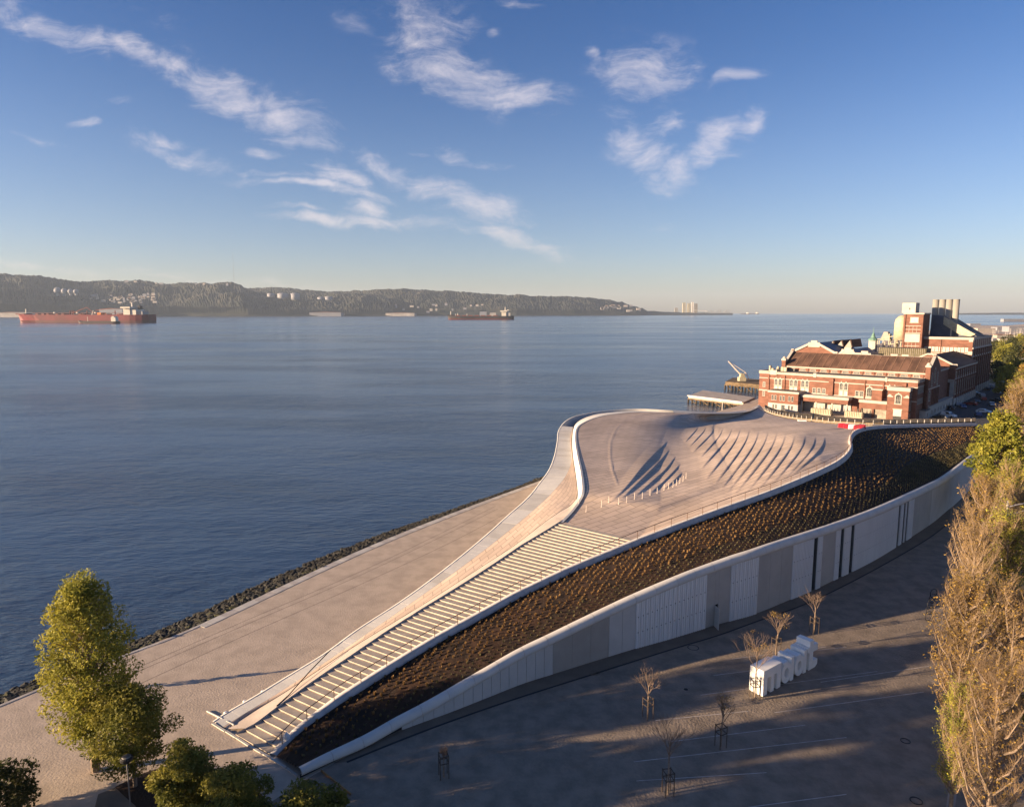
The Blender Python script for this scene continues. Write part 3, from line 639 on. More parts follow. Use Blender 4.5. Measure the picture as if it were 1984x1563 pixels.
# ------------------------------------------------------------------ water, ground, quay
WZ = -2.6
def water_mat():
    m = bpy.data.materials.new('river_water'); m.use_nodes = True; t = NT(m.node_tree); b = m.node_tree.nodes['Principled BSDF']
    tcn = t.n('ShaderNodeTexCoord'); geo = t.n('ShaderNodeNewGeometry')
    big = t.n('ShaderNodeTexNoise'); big.inputs['Scale'].default_value = .0022; big.inputs['Detail'].default_value = 6
    mpn = t.n('ShaderNodeMapping'); mpn.inputs['Rotation'].default_value = (0, 0, R(-18)); mpn.inputs['Scale'].default_value = (1, 3.2, 1); t.l(tcn.outputs['Object'], mpn.inputs[0]); t.l(mpn.outputs[0], big.inputs['Vector'])
    c = t.mix(t.ramp(big.outputs['Fac'], .35, .65), (.026, .054, .105), (.036, .070, .13)); t.l(c, b.inputs['Base Color'])
    b.inputs['Roughness'].default_value = .12; b.inputs['IOR'].default_value = 1.33
    t.l(t.ramp(big.outputs['Fac'], .3, .7, .10, .22), b.inputs['Roughness'])
    mp1 = t.n('ShaderNodeMapping'); mp1.inputs['Rotation'].default_value = (0, 0, R(25)); mp1.inputs['Scale'].default_value = (.55, 1.15, 1); t.l(tcn.outputs['Object'], mp1.inputs[0])
    n1 = t.n('ShaderNodeTexNoise'); n1.inputs['Scale'].default_value = .55; n1.inputs['Detail'].default_value = 8; n1.inputs['Roughness'].default_value = .58; t.l(mp1.outputs[0], n1.inputs['Vector'])
    n2 = t.n('ShaderNodeTexNoise'); n2.inputs['Scale'].default_value = .09; n2.inputs['Detail'].default_value = 6; t.l(mp1.outputs[0], n2.inputs['Vector'])
    hgt_ = t.m('ADD', n1.outputs['Fac'], t.m('MULTIPLY', n2.outputs['Fac'], 2.0))
    # wind slicks: calmer streaks
    st = t.n('ShaderNodeTexNoise'); st.inputs['Scale'].default_value = .006; st.inputs['Detail'].default_value = 7; st.inputs['Roughness'].default_value = .6; t.l(mpn.outputs[0], st.inputs['Vector'])
    bp_ = t.n('ShaderNodeBump'); bp_.inputs['Distance'].default_value = .9; t.l(hgt_, bp_.inputs['Height'])
    t.l(t.ramp(st.outputs['Fac'], .40, .60, .26, .56), bp_.inputs['Strength']); t.l(bp_.outputs[0], b.inputs['Normal'])
    return m
M['water'] = water_mat()
# one sheet out to the horizon
rings_ = [0, 40, 90, 160, 260, 420, 700, 1200, 2200, 4200, 8000, 16500]; na_ = 96
vs = [(0, 0, WZ)]; fs = []
for r_ in rings_[1:]:
    for k in range(na_): a = 2*math.pi*k/na_; vs.append((r_*math.cos(a), r_*math.sin(a), WZ))
for k in range(na_): fs.append((0, 1+k, 1+(k+1) % na_))
for i in range(len(rings_)-2):
    for k in range(na_): a0 = 1+i*na_+k; a1 = 1+i*na_+(k+1) % na_; fs.append((a0, a0+na_, a1+na_, a1))
mb = MB(); mb.add(vs, fs); tag(mb.build('river_water', M['water']), 'wide blue river with small ripples', kind='structure')
# land
coast = [P(0,1365),P(140,1306),P(275,1255),P(380,1213),P(700,1065),P(900,985),P(1050,930)]
coast = [np.array(c) for c in coast]
d0 = (coast[0]-coast[2]); d0 /= np.linalg.norm(d0)
q0 = coast[0]+d0*160
far_c = [P(1230,850),P(1390,797),P(1440,783),P(1480,768),P(1560,712),P(1640,684),P(1700,668),P(1742,650),P(1800,640),P(1850,634),P(1905,630),P(1945,631),P(2000,627),P(2150,622)]
line = [q0]+coast+far_c
poly = line+[np.array([3500, 2600, 0]), np.array([3500, -400, 0]), np.array([q0[0]-80, -400, 0])]
# ear-cut the land outline and give it the river wall
bm = bmesh.new(); vs_ = [bm.verts.new((p[0], p[1], 0)) for p in poly]; f = bm.faces.new(vs_)
bmesh.ops.triangulate(bm, faces=[f]); me = bpy.data.meshes.new('ground')
bm.normal_update()
for f in bm.faces:
    if f.normal.z < 0: f.normal_flip()
bm.to_mesh(me); bm.free(); me.materials.append(M['cobble'])
g_ = link_data('ground', me); tag(g_, 'cobbled plaza and promenade ground', kind='structure')
L_ = np.array(line); mb = MB()
for i in range(len(L_)-1):
    a, b = L_[i], L_[i+1]; mb.add([(a[0], a[1], 0), (b[0], b[1], 0), (b[0], b[1], -6), (a[0], a[1], -6)], [(0, 1, 2, 3)])
tag(mb.build('quay_wall', M['quay']), 'stone quay wall above the water', kind='structure')
# pale edge stones of the quay, one by one
edge_c = spline(np.array([coast[0]+d0*36, coast[0]+d0*12]+coast), 140)
et = np.gradient(edge_c[:, :2], axis=0); et /= np.linalg.norm(et, axis=1)[:, None]; en = np.stack([et[:, 1], -et[:, 0]], 1)
qe = thing('quay_edging', 'pale stone edging along the river side of the promenade', 'edging', edge_c[60]); QL = np.array(qe.location)
for i in range(139):
    wd = 1.15 if proj(edge_c[i])[0] > 378 else .35; mb = MB(); g = .02
    a, b = edge_c[i], edge_c[i+1]; a = a+(b-a)*.02
    q4 = [np.array([a[0], a[1], 0]), np.array([b[0], b[1], 0]), np.array([b[0]+en[i+1, 0]*wd, b[1]+en[i+1, 1]*wd, 0]), np.array([a[0]+en[i, 0]*wd, a[1]+en[i, 1]*wd, 0])]
    z = np.array([0, 0, .03+.015*random.random()])
    mb.hexa([p-QL-[0, 0, .15] for p in q4][::-1], [p-QL+z for p in q4][::-1]); mb.build('edging_stone', M['quay'] if random.random() < .6 else M['white_conc2'], qe)
M['railine'] = mat('promenade_joint', (.20, .16, .125), .85, .2)
# long drain / tram lines in the promenade
def ribbon(name, pts, w_, m, z=.004, n=60, label=None, closed=False):
    c = spline(np.array([P(a, b) for a, b in pts]), n); t_ = np.gradient(c[:, :2], axis=0); t_ /= np.linalg.norm(t_, axis=1)[:, None]; nn = np.stack([t_[:, 1], -t_[:, 0]], 1)
    A1, B1 = c.copy(), c.copy(); A1[:, :2] += nn*w_/2; B1[:, :2] -= nn*w_/2; A1[:, 2] = B1[:, 2] = z
    o = strip(name, m, A1, B1); tag(o, label, kind='structure'); return o
for pts in ([(250,1300),(282,1286),(480,1200),(700,1106),(860,1030),(960,980)], [(250,1308),(282,1294),(480,1208),(700,1113),(860,1037),(965,985)], [(250,1333),(282,1319),(480,1228),(700,1131),(870,1052),(980,995)]):
    ribbon('drain_line', pts, .09, M['railine'], label='thin dark line set in the promenade paving')
ribbon('drain_channel', [(672,1476),(770,1436),(870,1398),(1000,1353),(1180,1296),(1310,1255),(1390,1231),(1465,1204),(1560,1170),(1650,1127),(1740,1078),(1800,1042),(1840,1012)], .22, M['drain'], z=.012, n=120, label='dark drainage channel following the foot of the curving wall')
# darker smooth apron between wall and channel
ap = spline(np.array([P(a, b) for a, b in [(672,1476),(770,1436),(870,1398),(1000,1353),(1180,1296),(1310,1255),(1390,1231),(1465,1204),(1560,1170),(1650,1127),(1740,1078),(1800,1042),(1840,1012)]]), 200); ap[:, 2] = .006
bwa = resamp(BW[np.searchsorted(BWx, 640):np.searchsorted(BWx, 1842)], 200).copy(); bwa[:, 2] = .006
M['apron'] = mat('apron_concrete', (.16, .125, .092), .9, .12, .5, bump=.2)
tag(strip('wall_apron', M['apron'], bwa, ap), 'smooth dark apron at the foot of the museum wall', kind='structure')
for a, b in (((1228,1475),(1640,1428)),((1233,1512),(1485,1496)),((1450,1563),(1640,1538)),((1300,1436),(1560,1404)),((1357,1346),(1700,1300)),((1382,1308),(1560,1285)),((1418,1276),(1600,1253)),((1270,1395),(1450,1377)),((1560,1262),(1640,1253)),((1590,1321),(1800,1290)),((1500,1380),(1790,1340))):
    ribbon('paving_joint', [a, ((a[0]+b[0])/2, (a[1]+b[1])/2), b], .07, M['pale_line'], z=.008, n=8, label='thin pale paving joint across the dark plaza')
# rock bank below the quay
M['rock'] = mat('wet_rock', (.020, .018, .013), .75, .4, 1.2, bump=.8, bscale=6); M['rock2'] = mat('mossy_rock', (.045, .043, .016), .8, .4, 1.5, bump=.8, bscale=6)
def rock_mesh(seed, m):
    rnd = random.Random(seed); bm = bmesh.new(); bmesh.ops.create_icosphere(bm, subdivisions=1, radius=.5)
    for v_ in bm.verts: v_.co = v_.co*rnd.uniform(.65, 1.15); v_.co.z *= .75
    me = bpy.data.meshes.new('boulder'); bm.to_mesh(me); bm.free(); me.materials.append(m); return me
rprot = [rock_mesh(i, M['rock'] if i % 3 else M['rock2']) for i in range(8)]
rc = spline(np.array([coast[0]+d0*44, coast[0]+d0*14]+coast+[P(1075,918)]), 500); rt_ = np.gradient(rc[:, :2], axis=0); rt_ /= np.linalg.norm(rt_, axis=1)[:, None]; rn_ = np.stack([-rt_[:, 1], rt_[:, 0]], 1)
cand = []
for i in range(0, 500):
    px_ = proj(rc[i])[0]; wdt = np.interp(px_, [0, 300, 700, 1000], [6.2, 7.0, 7.6, 6.0])
    for k in range(20 if px_ > -150 else 6):
        f = random.random(); d = .2+f*wdt; p = rc[i].copy(); j = random.uniform(-.3, .3)
        p[0] += rn_[i, 0]*d+rt_[i, 0]*j; p[1] += rn_[i, 1]*d+rt_[i, 1]*j; p[2] = -.45-2.2*f**1.1+random.uniform(-.15, .25); cand.append((p, random.uniform(.45, 1.25)*(1.1-.3*f)))
dist_ = [(np.linalg.norm(p-np.array([0, 0, CAMH]))/s_, i) for i, (p, s_) in enumerate(cand) if proj(p)[0] > 0]
ind = set(i for _, i in sorted(dist_)[:290]); rest = MB(); pass
for i, (p, s_) in enumerate(cand):
    if i in ind:
        o = link_data('boulder', rprot[i % 8], None, p); o.scale = (s_*1.2, s_, s_*.9); o.rotation_euler = (random.uniform(-.5, .5), random.uniform(-.5, .5), random.uniform(0, 6.28))
        tag(o, 'dark wet boulder lying in the rock bank between quay and water', 'boulder', 'boulders of the rock bank')
    else:
        me = rprot[i % 8]; a = random.uniform(0, 6.28); c, s2 = math.cos(a)*s_, math.sin(a)*s_
        rest.add([(p[0]+v_.co.x*c-v_.co.y*s2, p[1]+v_.co.x*s2+v_.co.y*c, p[2]+v_.co.z*s_) for v_ in me.vertices], [tuple(f_.vertices) for f_ in me.polygons])
tag(rest.build('rock_bank', M['rock']), 'bank of dark rocks under the quay edge', 'rocks', kind='stuff')

bk0 = rc.copy(); bk0[:, :2] += rn_*.05; bk0[:, 2] = -.5; bk1 = rc.copy(); bk1[:, :2] += rn_*8.5; bk1[:, 2] = -3.3
tag(strip('bank_slope', M['rock'], bk1, bk0), 'dark muddy slope under the rocks', kind='structure')

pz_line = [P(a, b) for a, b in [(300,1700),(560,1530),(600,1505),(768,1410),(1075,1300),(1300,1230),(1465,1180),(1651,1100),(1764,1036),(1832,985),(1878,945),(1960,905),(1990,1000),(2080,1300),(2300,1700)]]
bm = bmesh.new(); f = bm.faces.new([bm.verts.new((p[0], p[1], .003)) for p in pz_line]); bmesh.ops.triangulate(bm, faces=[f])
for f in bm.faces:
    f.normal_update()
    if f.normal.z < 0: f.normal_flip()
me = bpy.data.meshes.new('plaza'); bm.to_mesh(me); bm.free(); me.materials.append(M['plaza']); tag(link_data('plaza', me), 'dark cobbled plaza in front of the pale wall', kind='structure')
# ------------------------------------------------------------------ brick power station
M['brick'] = mat('red_brick', (.165, .076, .052), .85, .22, .35, bump=.2, bscale=4, stretch=(1, 1, 3))
M['brick2'] = mat('dull_brick', (.145, .068, .05), .85, .22, .5, bump=.2, bscale=4, stretch=(1, 1, 3))
M['trim'] = mat('cream_trim', (.37, .335, .29), .8, .08, .8)
M['render_w'] = mat('white_render', (.36, .345, .32), .85, .1, .4)
M['roofbrown'] = mat('rusty_roof', (.10, .055, .038), .85, .4, .35, stretch=(1, .15, 1), bump=.4, bscale=3)
M['seam'] = mat('roof_seam', (.20, .12, .08), .8, .2, 1)
M['roofgrey'] = mat('flat_roof_felt', (.09, .085, .08), .9, .25, .3)
M['roofblue'] = mat('slate_roof', (.08, .09, .12), .5, .15, .4)
M['pane'] = mat('window_pane', (.05, .055, .055), .2, .3, .8, spec=.7)
M['pale_pane'] = mat('pale_window_glass', (.42, .42, .38), .4, .1, .8)
M['chim'] = mat('chimney_render', (.28, .26, .225), .85, .1, .3, stretch=(1, 1, .1))
M['louv'] = mat('olive_louvre', (.10, .085, .045), .7, .25, 2)
M['steel'] = mat('weathered_steel', (.22, .19, .15), .6, .3, .8)
M['cream'] = mat('cream_steel', (.38, .34, .24), .6, .15, .8)
PO = P(1758, 817); PA = np.array([-.733, .68, 0]); PA /= np.linalg.norm(PA); PB = np.array([PA[1], -PA[0], 0]); PRZ = math.atan2(-PA[1], -PA[0])
# local frame: x = to the right along the sunlit facade (x = -s), y = away, z = up
def pthing(name, label, cat, x=0, y=0, group=None):
    w_ = PO + (-PA)*x + PB*y; o = thing(name, label, cat, w_, PRZ, group); o['_x'] = x; o['_y'] = y; OFF[o.name] = (x, y); return o
OFF = {}
def pb(mb, name, m, th, smooth=False):
    x, y = OFF[th.name] if th.name in OFF else (0, 0); mb.v = [(a-x, b-y, c) for a, b, c in mb.v]; return mb.build(name, m, th, smooth)
def face_map(face, th):
    """returns f(u, d, z): u along the wall, d proud of it"""
    kind, pos = face
    if kind == 'F': return lambda u, d, z: (u, pos-d, z)      # sunlit side (faces -y)
    if kind == 'R': return lambda u, d, z: (pos+d, u, z)      # right side (faces +x)
    if kind == 'L': return lambda u, d, z: (pos-d, u, z)
    if kind == 'B': return lambda u, d, z: (u, pos+d, z)
def fbox(mb, fm, u0, u1, z0, z1, d0, d1):
    p = [fm(u, d, z) for z in (z0, z1) for u, d in ((u0, d0), (u1, d0), (u1, d1), (u0, d1))]; return mb.hexa(p[:4], p[4:])
def poly_on(mb, fm, pts, d0, d1):
    n = len(pts); vs = [fm(u, d0, z) for u, z in pts]+[fm(u, d1, z) for u, z in pts]
    return mb.add(vs, [tuple(range(n))[::-1], tuple(range(n, 2*n))]+[(i, (i+1) % n, n+(i+1) % n, n+i) for i in range(n)])
def window(th, face, u, z, w_, h, arch=False, trim=.16, pm='pane', mull=2, sill=True, tm='trim', d=.09):
    fm = face_map(face, th); mb = MB(); t = trim
    fbox(mb, fm, u-w_/2-t, u-w_/2, z, z+h, 0, d); fbox(mb, fm, u+w_/2, u+w_/2+t, z, z+h, 0, d)
    if sill: fbox(mb, fm, u-w_/2-t*1.4, u+w_/2+t*1.4, z-t*1.1, z, 0, d+.08)
    if arch:
        n = 8; ri, ro = w_/2, w_/2+t*1.5
        for k in range(n):
            a0, a1 = math.pi*k/n, math.pi*(k+1)/n
            poly_on(mb, fm, [(u+ri*math.cos(a0), z+h+ri*math.sin(a0)), (u+ro*math.cos(a0), z+h+ro*math.sin(a0)), (u+ro*math.cos(a1), z+h+ro*math.sin(a1)), (u+ri*math.cos(a1), z+h+ri*math.sin(a1))], 0, d)
        fbox(mb, fm, u-t*.6, u+t*.6, z+h+ro-.03, z+h+ro+t*1.3, 0, d+.06)
    else: fbox(mb, fm, u-w_/2-t, u+w_/2+t, z+h, z+h+t, 0, d)
    fr = pb(mb, 'window', M[tm], th)
    pn = MB(); pts = [(u-w_/2, z), (u+w_/2, z), (u+w_/2, z+h)]
    if arch: pts += [(u+w_/2*math.cos(a), z+h+w_/2*math.sin(a)) for a in [math.pi*k/8 for k in range(1, 8)]]
    pts += [(u-w_/2, z+h)]; poly_on(pn, fm, pts, .004, .02); o = pb(pn, 'pane', M[pm], th); reparent(o, fr, th)
    if mull:
        mm = MB()
        for k in range(1, mull+1): x = u-w_/2+w_*k/(mull+1); fbox(mm, fm, x-.035, x+.035, z, z+h, .02, .05)
        for k in range(1, max(2, int(h/.8))): zz = z+h*k/max(2, int(h/.8)); fbox(mm, fm, u-w_/2, u+w_/2, zz-.03, zz+.03, .02, .045)
        o = pb(mm, 'glazing_bar', M[tm], th); reparent(o, fr, th)
    return fr
def reparent(o, fr, th):
    KIDS[th.name].remove(o); adopt(o, fr)
def band(th, face, u0, u1, z0, z1, d=.12, name='cornice', m='trim'):
    mb = MB(); fbox(mb, face_map(face, th), u0, u1, z0, z1, 0.0, d); return pb(mb, name, M[m], th)
def pier(th, face, u, w_, z0, z1, d=.28, m='brick', cap=True):
    mb = MB(); fbox(mb, face_map(face, th), u-w_/2, u+w_/2, z0, z1, 0, d); o = pb(mb, 'pier', M[m], th)
    if cap:
        mb = MB(); fbox(mb, face_map(face, th), u-w_/2-.08, u+w_/2+.08, z1, z1+.35, 0, d+.08); c = pb(mb, 'pier_cap', M['trim'], th)
def block(th, x0, x1, y0, y1, z0, z1, m='brick', name='wall'):
    mb = MB(); mb.box(x0, x1, y0, y1, z0, z1); return pb(mb, name, M[m], th)
# --- 1. low front range, two storeys with paired arched windows
fr_ = pthing('brick_front_range', 'long low red brick range with cream bands and paired arched windows facing the museum', 'building', -25, 3)
block(fr_, -50.5, 1.5, 3, 12, 0, 13.0)
block(fr_, -50.9, 1.9, 2.7, 12, 13.0, 13.25, 'roofgrey', 'flat_roof')
F3 = ('F', 3)
for (a, b, z) in ((-50.5, -46.5, 13.55), (-44, -31, 13.35), (-30, -8, 13.35), (-7.4, 1.5, 13.35)): band(fr_, F3, a, b, 12.45, z, .3, 'parapet')
for (a, b, z) in ((-46.5, -44, 13.9), (-31, -30, 13.7), (-8, -7.4, 13.7)): band(fr_, F3, a, b, 12.2, z, .4, 'parapet')
band(fr_, F3, -50.5, 1.5, 10.7, 11.0, .14, 'string_course'); band(fr_, F3, -50.5, 1.5, 6.1, 6.5, .10, 'string_course')
for u in (-44.2, -42.7, -38.6, -37.1, -34.6, -33.1, -21.6, -20.1, -6.6, -5.1):
    window(fr_, F3, u, 8.6, .95, 1.7, True, .22, mull=1); window(fr_, F3, u, 5.2+1.4, .95, 1.4, False, .22, mull=1, pm='pale_pane')
for u in (-30.5, -28.9, -27.3, -16.4, -15.0): window(fr_, F3, u, 6.75, .9, 1.6, False, .18, mull=1)
window(fr_, F3, -12.6, 6.9, 1.5, 2.2, True, .25); window(fr_, F3, -12.6, 3.6, 1.5, 1.9, False, .2)
for u in (-48.6,): window(fr_, F3, u, 7.6, .7, 1.6, False, .15); window(fr_, F3, u, 4.2, .7, 1.6, False, .15)
for u, w_ in ((-46.9, .5), (-41.0, .3), (-24.9, 1.5), (-14.1, .3), (-8.4, .5), (-2.3, 1.3)): pier(fr_, F3, u, w_, 3, 12.2, .55 if w_ > 1 else .3, cap=False)
block(fr_, -11.3, -8.2, .8, 3, 5.6, 9.4, 'brick', 'bay'); block(fr_, -11.5, -8.0, .6, 3.1, 9.4, 9.8, 'trim', 'bay_roof')
for k in range(6): window(fr_, ('R', 1.5), 4.3+1.25*k, 8.9, .6, 1.5, True, .12, mull=0)
for k in range(6): window(fr_, ('R', 1.5), 4.3+1.25*k, 5.4, .6, 1.5, False, .12, mull=0)
band(fr_, ('R', 1.5), 3, 12, 12.45, 13.35, .25, 'parapet'); band(fr_, ('R', 1.5), 3, 12, 10.9, 11.2, .12, 'string_course')
band(fr_, ('L', -50.5), 3, 12, 12.45, 13.4, .25, 'parapet')
mb = MB()
for k in range(9): a, b = -49+k*.7, 6+random.uniform(0, 4); mb.box(a, a+random.uniform(.3, 1), b, b+random.uniform(.5, 1.5), 13.25, 13.7+random.uniform(.2, 1.6))
pb(mb, 'roof_plant', M['cream'], fr_)
# --- 2. terrace block and canopy in front
tb = pthing('terrace_block', 'small flat roofed brick block on a white base left in front of the brick range', 'building', -39.3, 0)
block(tb, -44.3, -33.8, -3, 3, 2.6, 6.4); block(tb, -44.35, -33.75, -3.05, 3, 0, 2.6, 'render_w', 'base_wall'); block(tb, -44.6, -33.5, -3.3, 3, 6.4, 7.1, 'trim', 'parapet')
block(tb, -44.2, -33.9, -2.9, 2.99, 7.1, 7.14, 'roofgrey', 'flat_roof')
for c in (-42.3, -39.3, -36.3):
    for s_ in (-.55, .55): window(tb, ('F', -3), c+s_, 3.7, .55, 1.7, False, .1, mull=0)
for c in (-42.4, -41.4, -38.9, -36.8, -35.7): window(tb, ('F', -3.05), c, .7 if c != -38.9 else .05, .5 if c != -38.9 else 1.1, 1.4 if c != -38.9 else 2.1, False, .07, mull=0, sill=False)
for k in range(3): window(tb, ('R', -33.8), -1.8+k*1.6, 3.9, .6, 1.4, False, .12, mull=0)
cp = pthing('canopy_wing', 'open fronted brick canopy with cream parapet sheltering pale machine parts', 'canopy', -26, 0)
block(cp, -33.6, -17.9, -1.2, 3, 4.0, 5.4, 'brick', 'beam'); block(cp, -33.7, -17.7, -1.4, 3, 5.4, 6.3, 'trim', 'parapet')
for x in (-33.2, -28.3, -23.0, -18.2): block(cp, x-.25, x+.25, -1.1, -.6, 0, 4.0, 'trim', 'column')
block(cp, -33.5, -18, 2.6, 2.95, 0, 4, 'render_w', 'rear_wall')
lb = pthing('low_brick_bay', 'low brick bay with cream parapet and wide grey gates right of the canopy', 'building', -11, 1)
block(lb, -14.8, -6.5, .5, 3, 3.1, 5.0, 'brick'); block(lb, -15, -6.4, .3, 3, 5.0, 5.9, 'trim', 'parapet'); block(lb, -14.8, -14.1, .5, 3, 0, 3.1, 'brick', 'pier'); block(lb, -10.9, -10.3, .5, 3, 0, 3.1, 'brick', 'pier')
for a, b in ((-14.1, -10.9), (-10.3, -6.6)):
    block(lb, a, b, 1.1, 1.3, 0, 3.1, 'steel', 'gate')
# machines on show: transformer groups
def machine(x, y, label, n=5):
    t = pthing('transformer', label, 'machine', x, y); L = n*.55
    mb = MB(); mb.box(x-L, x+L, y-.8, y+.8, .35, 2.1); pb(mb, 'tank', M['cream'], t)
    for k in range(n*2):
        xx = x-L+.3+k*(2*L-.6)/(n*2-1); mb = MB(); mb.box(xx-.1, xx+.1, y-1.0, y-.8, .5, 2.0); pb(mb, 'cooling_fin', M['cream'], t)
    for k in range(n):
        xx = x-L+.5+k*(2*L-1)/(n-1); mb = MB(); mb.lathe([(.16, 0), (.2, .1), (.1, .2), (.18, .35), (.08, .45), (.15, .6), (.06, .75), (.05, 1.2)], 8, (xx, y+random.uniform(-.3, .3), 2.1)); pb(mb, 'insulator', M['steel'], t)
    mb = MB(); mb.box(x-L, x+L, y-.7, y+.7, 0, .35); pb(mb, 'skid', M['steel'], t)
machine(-25.5, -3.4, 'long pale yellow transformer with insulators standing before the canopy', 6)
machine(-15.2, -3.0, 'short pale yellow transformer with finned tank right of the canopy', 5)
# --- 3. annex at the right front corner
an = pthing('corner_annex', 'narrow brick annex with one arched window and a roller gate at the right front corner', 'building', -3.2, 6)
block(an, -6.3, 0, 0, 2.95, 0, 9.7); block(an, -6.3, 0, 2.95, 13, 0, 9.7, 'brick2', 'rear_wall')
block(an, -6.5, .2, -.2, 13.2, 9.7, 10.9, 'trim', 'parapet'); block(an, -6.1, -.2, .2, 12.8, 10.9, 10.95, 'roofgrey', 'flat_roof')
window(an, ('F', 0), -3.1, 5.6, 1.5, 2.2, True, .25); band(an, ('F', 0), -6.3, -4.6, 7.6, 7.95, .12, 'string_course'); band(an, ('F', 0), -1.6, 0, 7.6, 7.95, .12, 'string_course')
for u in (-5.6, -.6): poly_on_mb = MB(); poly_on(poly_on_mb, face_map(('F', 0), an), [(u-.55, 7.95), (u+.55, 7.95), (u+.4, 8.35), (u, 8.55), (u-.4, 8.35)], 0, .12); pb(poly_on_mb, 'shell_ornament', M['trim'], an)
band(an, ('F', 0), -4.5, -1.7, 3.6, 3.9, .12, 'lintel'); block(an, -4.3, -1.9, -.06, -.02, 1.5, 3.6, 'beige', 'roller_gate'); block(an, -4.3, -1.9, -.05, -.02, 0, 1.5, 'dark', 'gate_opening')
for r_ in range(4):
    for k in range(7): window(an, ('R', 0), 1.2+1.75*k, 1.3+2.1*r_, .6, 1.1, r_ in (1, 3), .1, mull=0)
# --- 4. the long hall
ha = pthing('long_hall', 'long brick hall with rust brown ridged roof and cream gables behind the low range', 'building', -21, 20)
x0, x1 = -45, 2.4
mb = MB(); mb.prism([(12.05, 0), (28, 0), (28, 15.2), (20, 19.4), (12.05, 15.2)], 'x', x0+.3, x1-.3); pb(mb, 'wall', M['brick'], ha)
rp_ = MB()
for side in (0, 1):
    ya, yb_ = (11.6, 20) if side == 0 else (28.4, 20)
    V = [(x0+.4, ya, 15.0), (x1-.4, ya, 15.0), (x1-.4, yb_, 19.6), (x0+.4, yb_, 19.6)]
    mb = MB(); mb.hexa([(a, b, c) for a, b, c in V], [(a, b, c+.18) for a, b, c in V]); pb(mb, 'roof_slope', M['roofbrown'], ha)
for k in range(19):
    xx = x0+1.5+k*2.47; mb = MB(); mb.bar((xx, 11.6, 15.22), (xx, 20, 19.83), .16, .1); pb(mb, 'roof_seam', M['seam'], ha)
for xe in (x0, x1):
    mb = MB(); mb.prism([(11.4, 0), (28.6, 0), (28.6, 15.9), (27.6, 15.9), (20.6, 20.0), (20.6, 20.7), (19.4, 20.7), (19.4, 20.0), (12.4, 15.9), (11.4, 15.9)], 'x', xe-.35, xe+.35); pb(mb, 'gable', M['brick2'], ha)
    for (ya, za, yb_, zb) in ((11.3, 15.95, 12.5, 15.95), (12.4, 15.95, 19.4, 20.05), (19.3, 20.75, 20.7, 20.75), (20.6, 20.05, 27.6, 15.95)):
        mb = MB(); mb.bar((xe, ya, za+.12), (xe, yb_, zb+.12), .95, .35); pb(mb, 'gable_coping', M['trim'], ha)
    mb = MB(); mb.box(xe-.7, xe+.7, 11.2, 12.6, 12.3, 17.0); pb(mb, 'corner_pier', M['brick'], ha)
    mb = MB(); mb.box(xe-.85, xe+.85, 11.05, 12.75, 17.0, 17.6); mb.lathe([(.75, 0), (.7, .4), (.4, .8), (.05, .95)], 10, (xe, 11.9, 17.6)); pb(mb, 'pier_cap', M['trim'], ha)
HF = ('F', 12.05)
band(ha, HF, x0+.7, x1-.7, 14.5, 15.05, .35, 'eaves_band'); band(ha, HF, x0+.7, x1-.7, 13.3, 13.42, .1, 'sill_band')
for k in range(12):
    u = x0+3.1+k*3.72; window(ha, HF, u, 13.35, 1.7, .75, False, .16, mull=3, sill=False); 
for k in range(13): pier(ha, HF, x0+1.3+k*3.72, .35, 13.0, 14.5, .2, cap=False)
HR = ('R', x1+.35)
for u, w_, z, h in ((16, 1.2, 10.5, 3.4), (20, 1.6, 11.5, 3.8), (24, 1.2, 10.5, 3.4)): window(ha, HR, u, z, w_, h, True, .2)
band(ha, HR, 12, 28.5, 9.5, 9.9, .12, 'string_course'); window(ha, HR, 14, 5.8, 1.6, 2.2, True, .2); window(ha, HR, 14, 2.5, 1.2, 1.5, False, .15)
for u in (18, 20.2, 22.4, 24.6, 26.8): pier(ha, HR, u, .45, 4, 9.5, .25, 'brick2', cap=False)
# basement wall sweeping back to the next hall
bw_ = pthing('white_basement', 'white rendered basement wall at the foot of the brick halls by the car park', 'wall', 3, 35)
block(bw_, 1.2, 3.1, 13.2, 50.5, 0, 3.4, 'render_w', 'wall'); block(bw_, 1.1, 3.2, 13.2, 50.6, 3.4, 3.75, 'trim', 'coping')
for k in range(7): window(bw_, ('R', 3.1), 18+k*4.6, .9, .8, 1.3, False, .1, mull=0, sill=False)
ga = pthing('white_garage', 'small white shed between annex and car park', 'shed', 3, 16)
block(ga, .9, 3.4, 8, 13, 0, 3.0, 'render_w', 'wall'); block(ga, .8, 3.6, 7.8, 13.1, 3.0, 3.15, 'roofgrey', 'flat_roof'); window(ga, ('R', 3.4), 10, .9, .9, 1.2, False, .1, mull=0)
# link block between the halls
lk = pthing('link_block', 'flat roofed brick link block between the long hall and the second hall', 'building', -15, 40)
block(lk, -44, 1.15, 28.6, 50.9, 0, 14.0, 'brick2'); block(lk, -44.2, 1.3, 28.7, 50.9, 14.0, 14.5, 'trim', 'parapet'); block(lk, -43.9, 1.0, 29, 50.8, 14.5, 14.55, 'roofgrey', 'flat_roof')
band(lk, ('F', 28.6), -30, 1.2, 14.4, 19.2, .3, 'parapet_wall', 'brick'); band(lk, ('F', 28.3), -30, 1.2, 18.6, 19.4, .35, 'parapet', 'trim')
for x in (-24, -12, -8.5): mb = MB(); mb.box(x-1.1, x+1.1, 28.0, 28.6, 18.2, 20.0); pb(mb, 'parapet_block', M['trim'], lk)
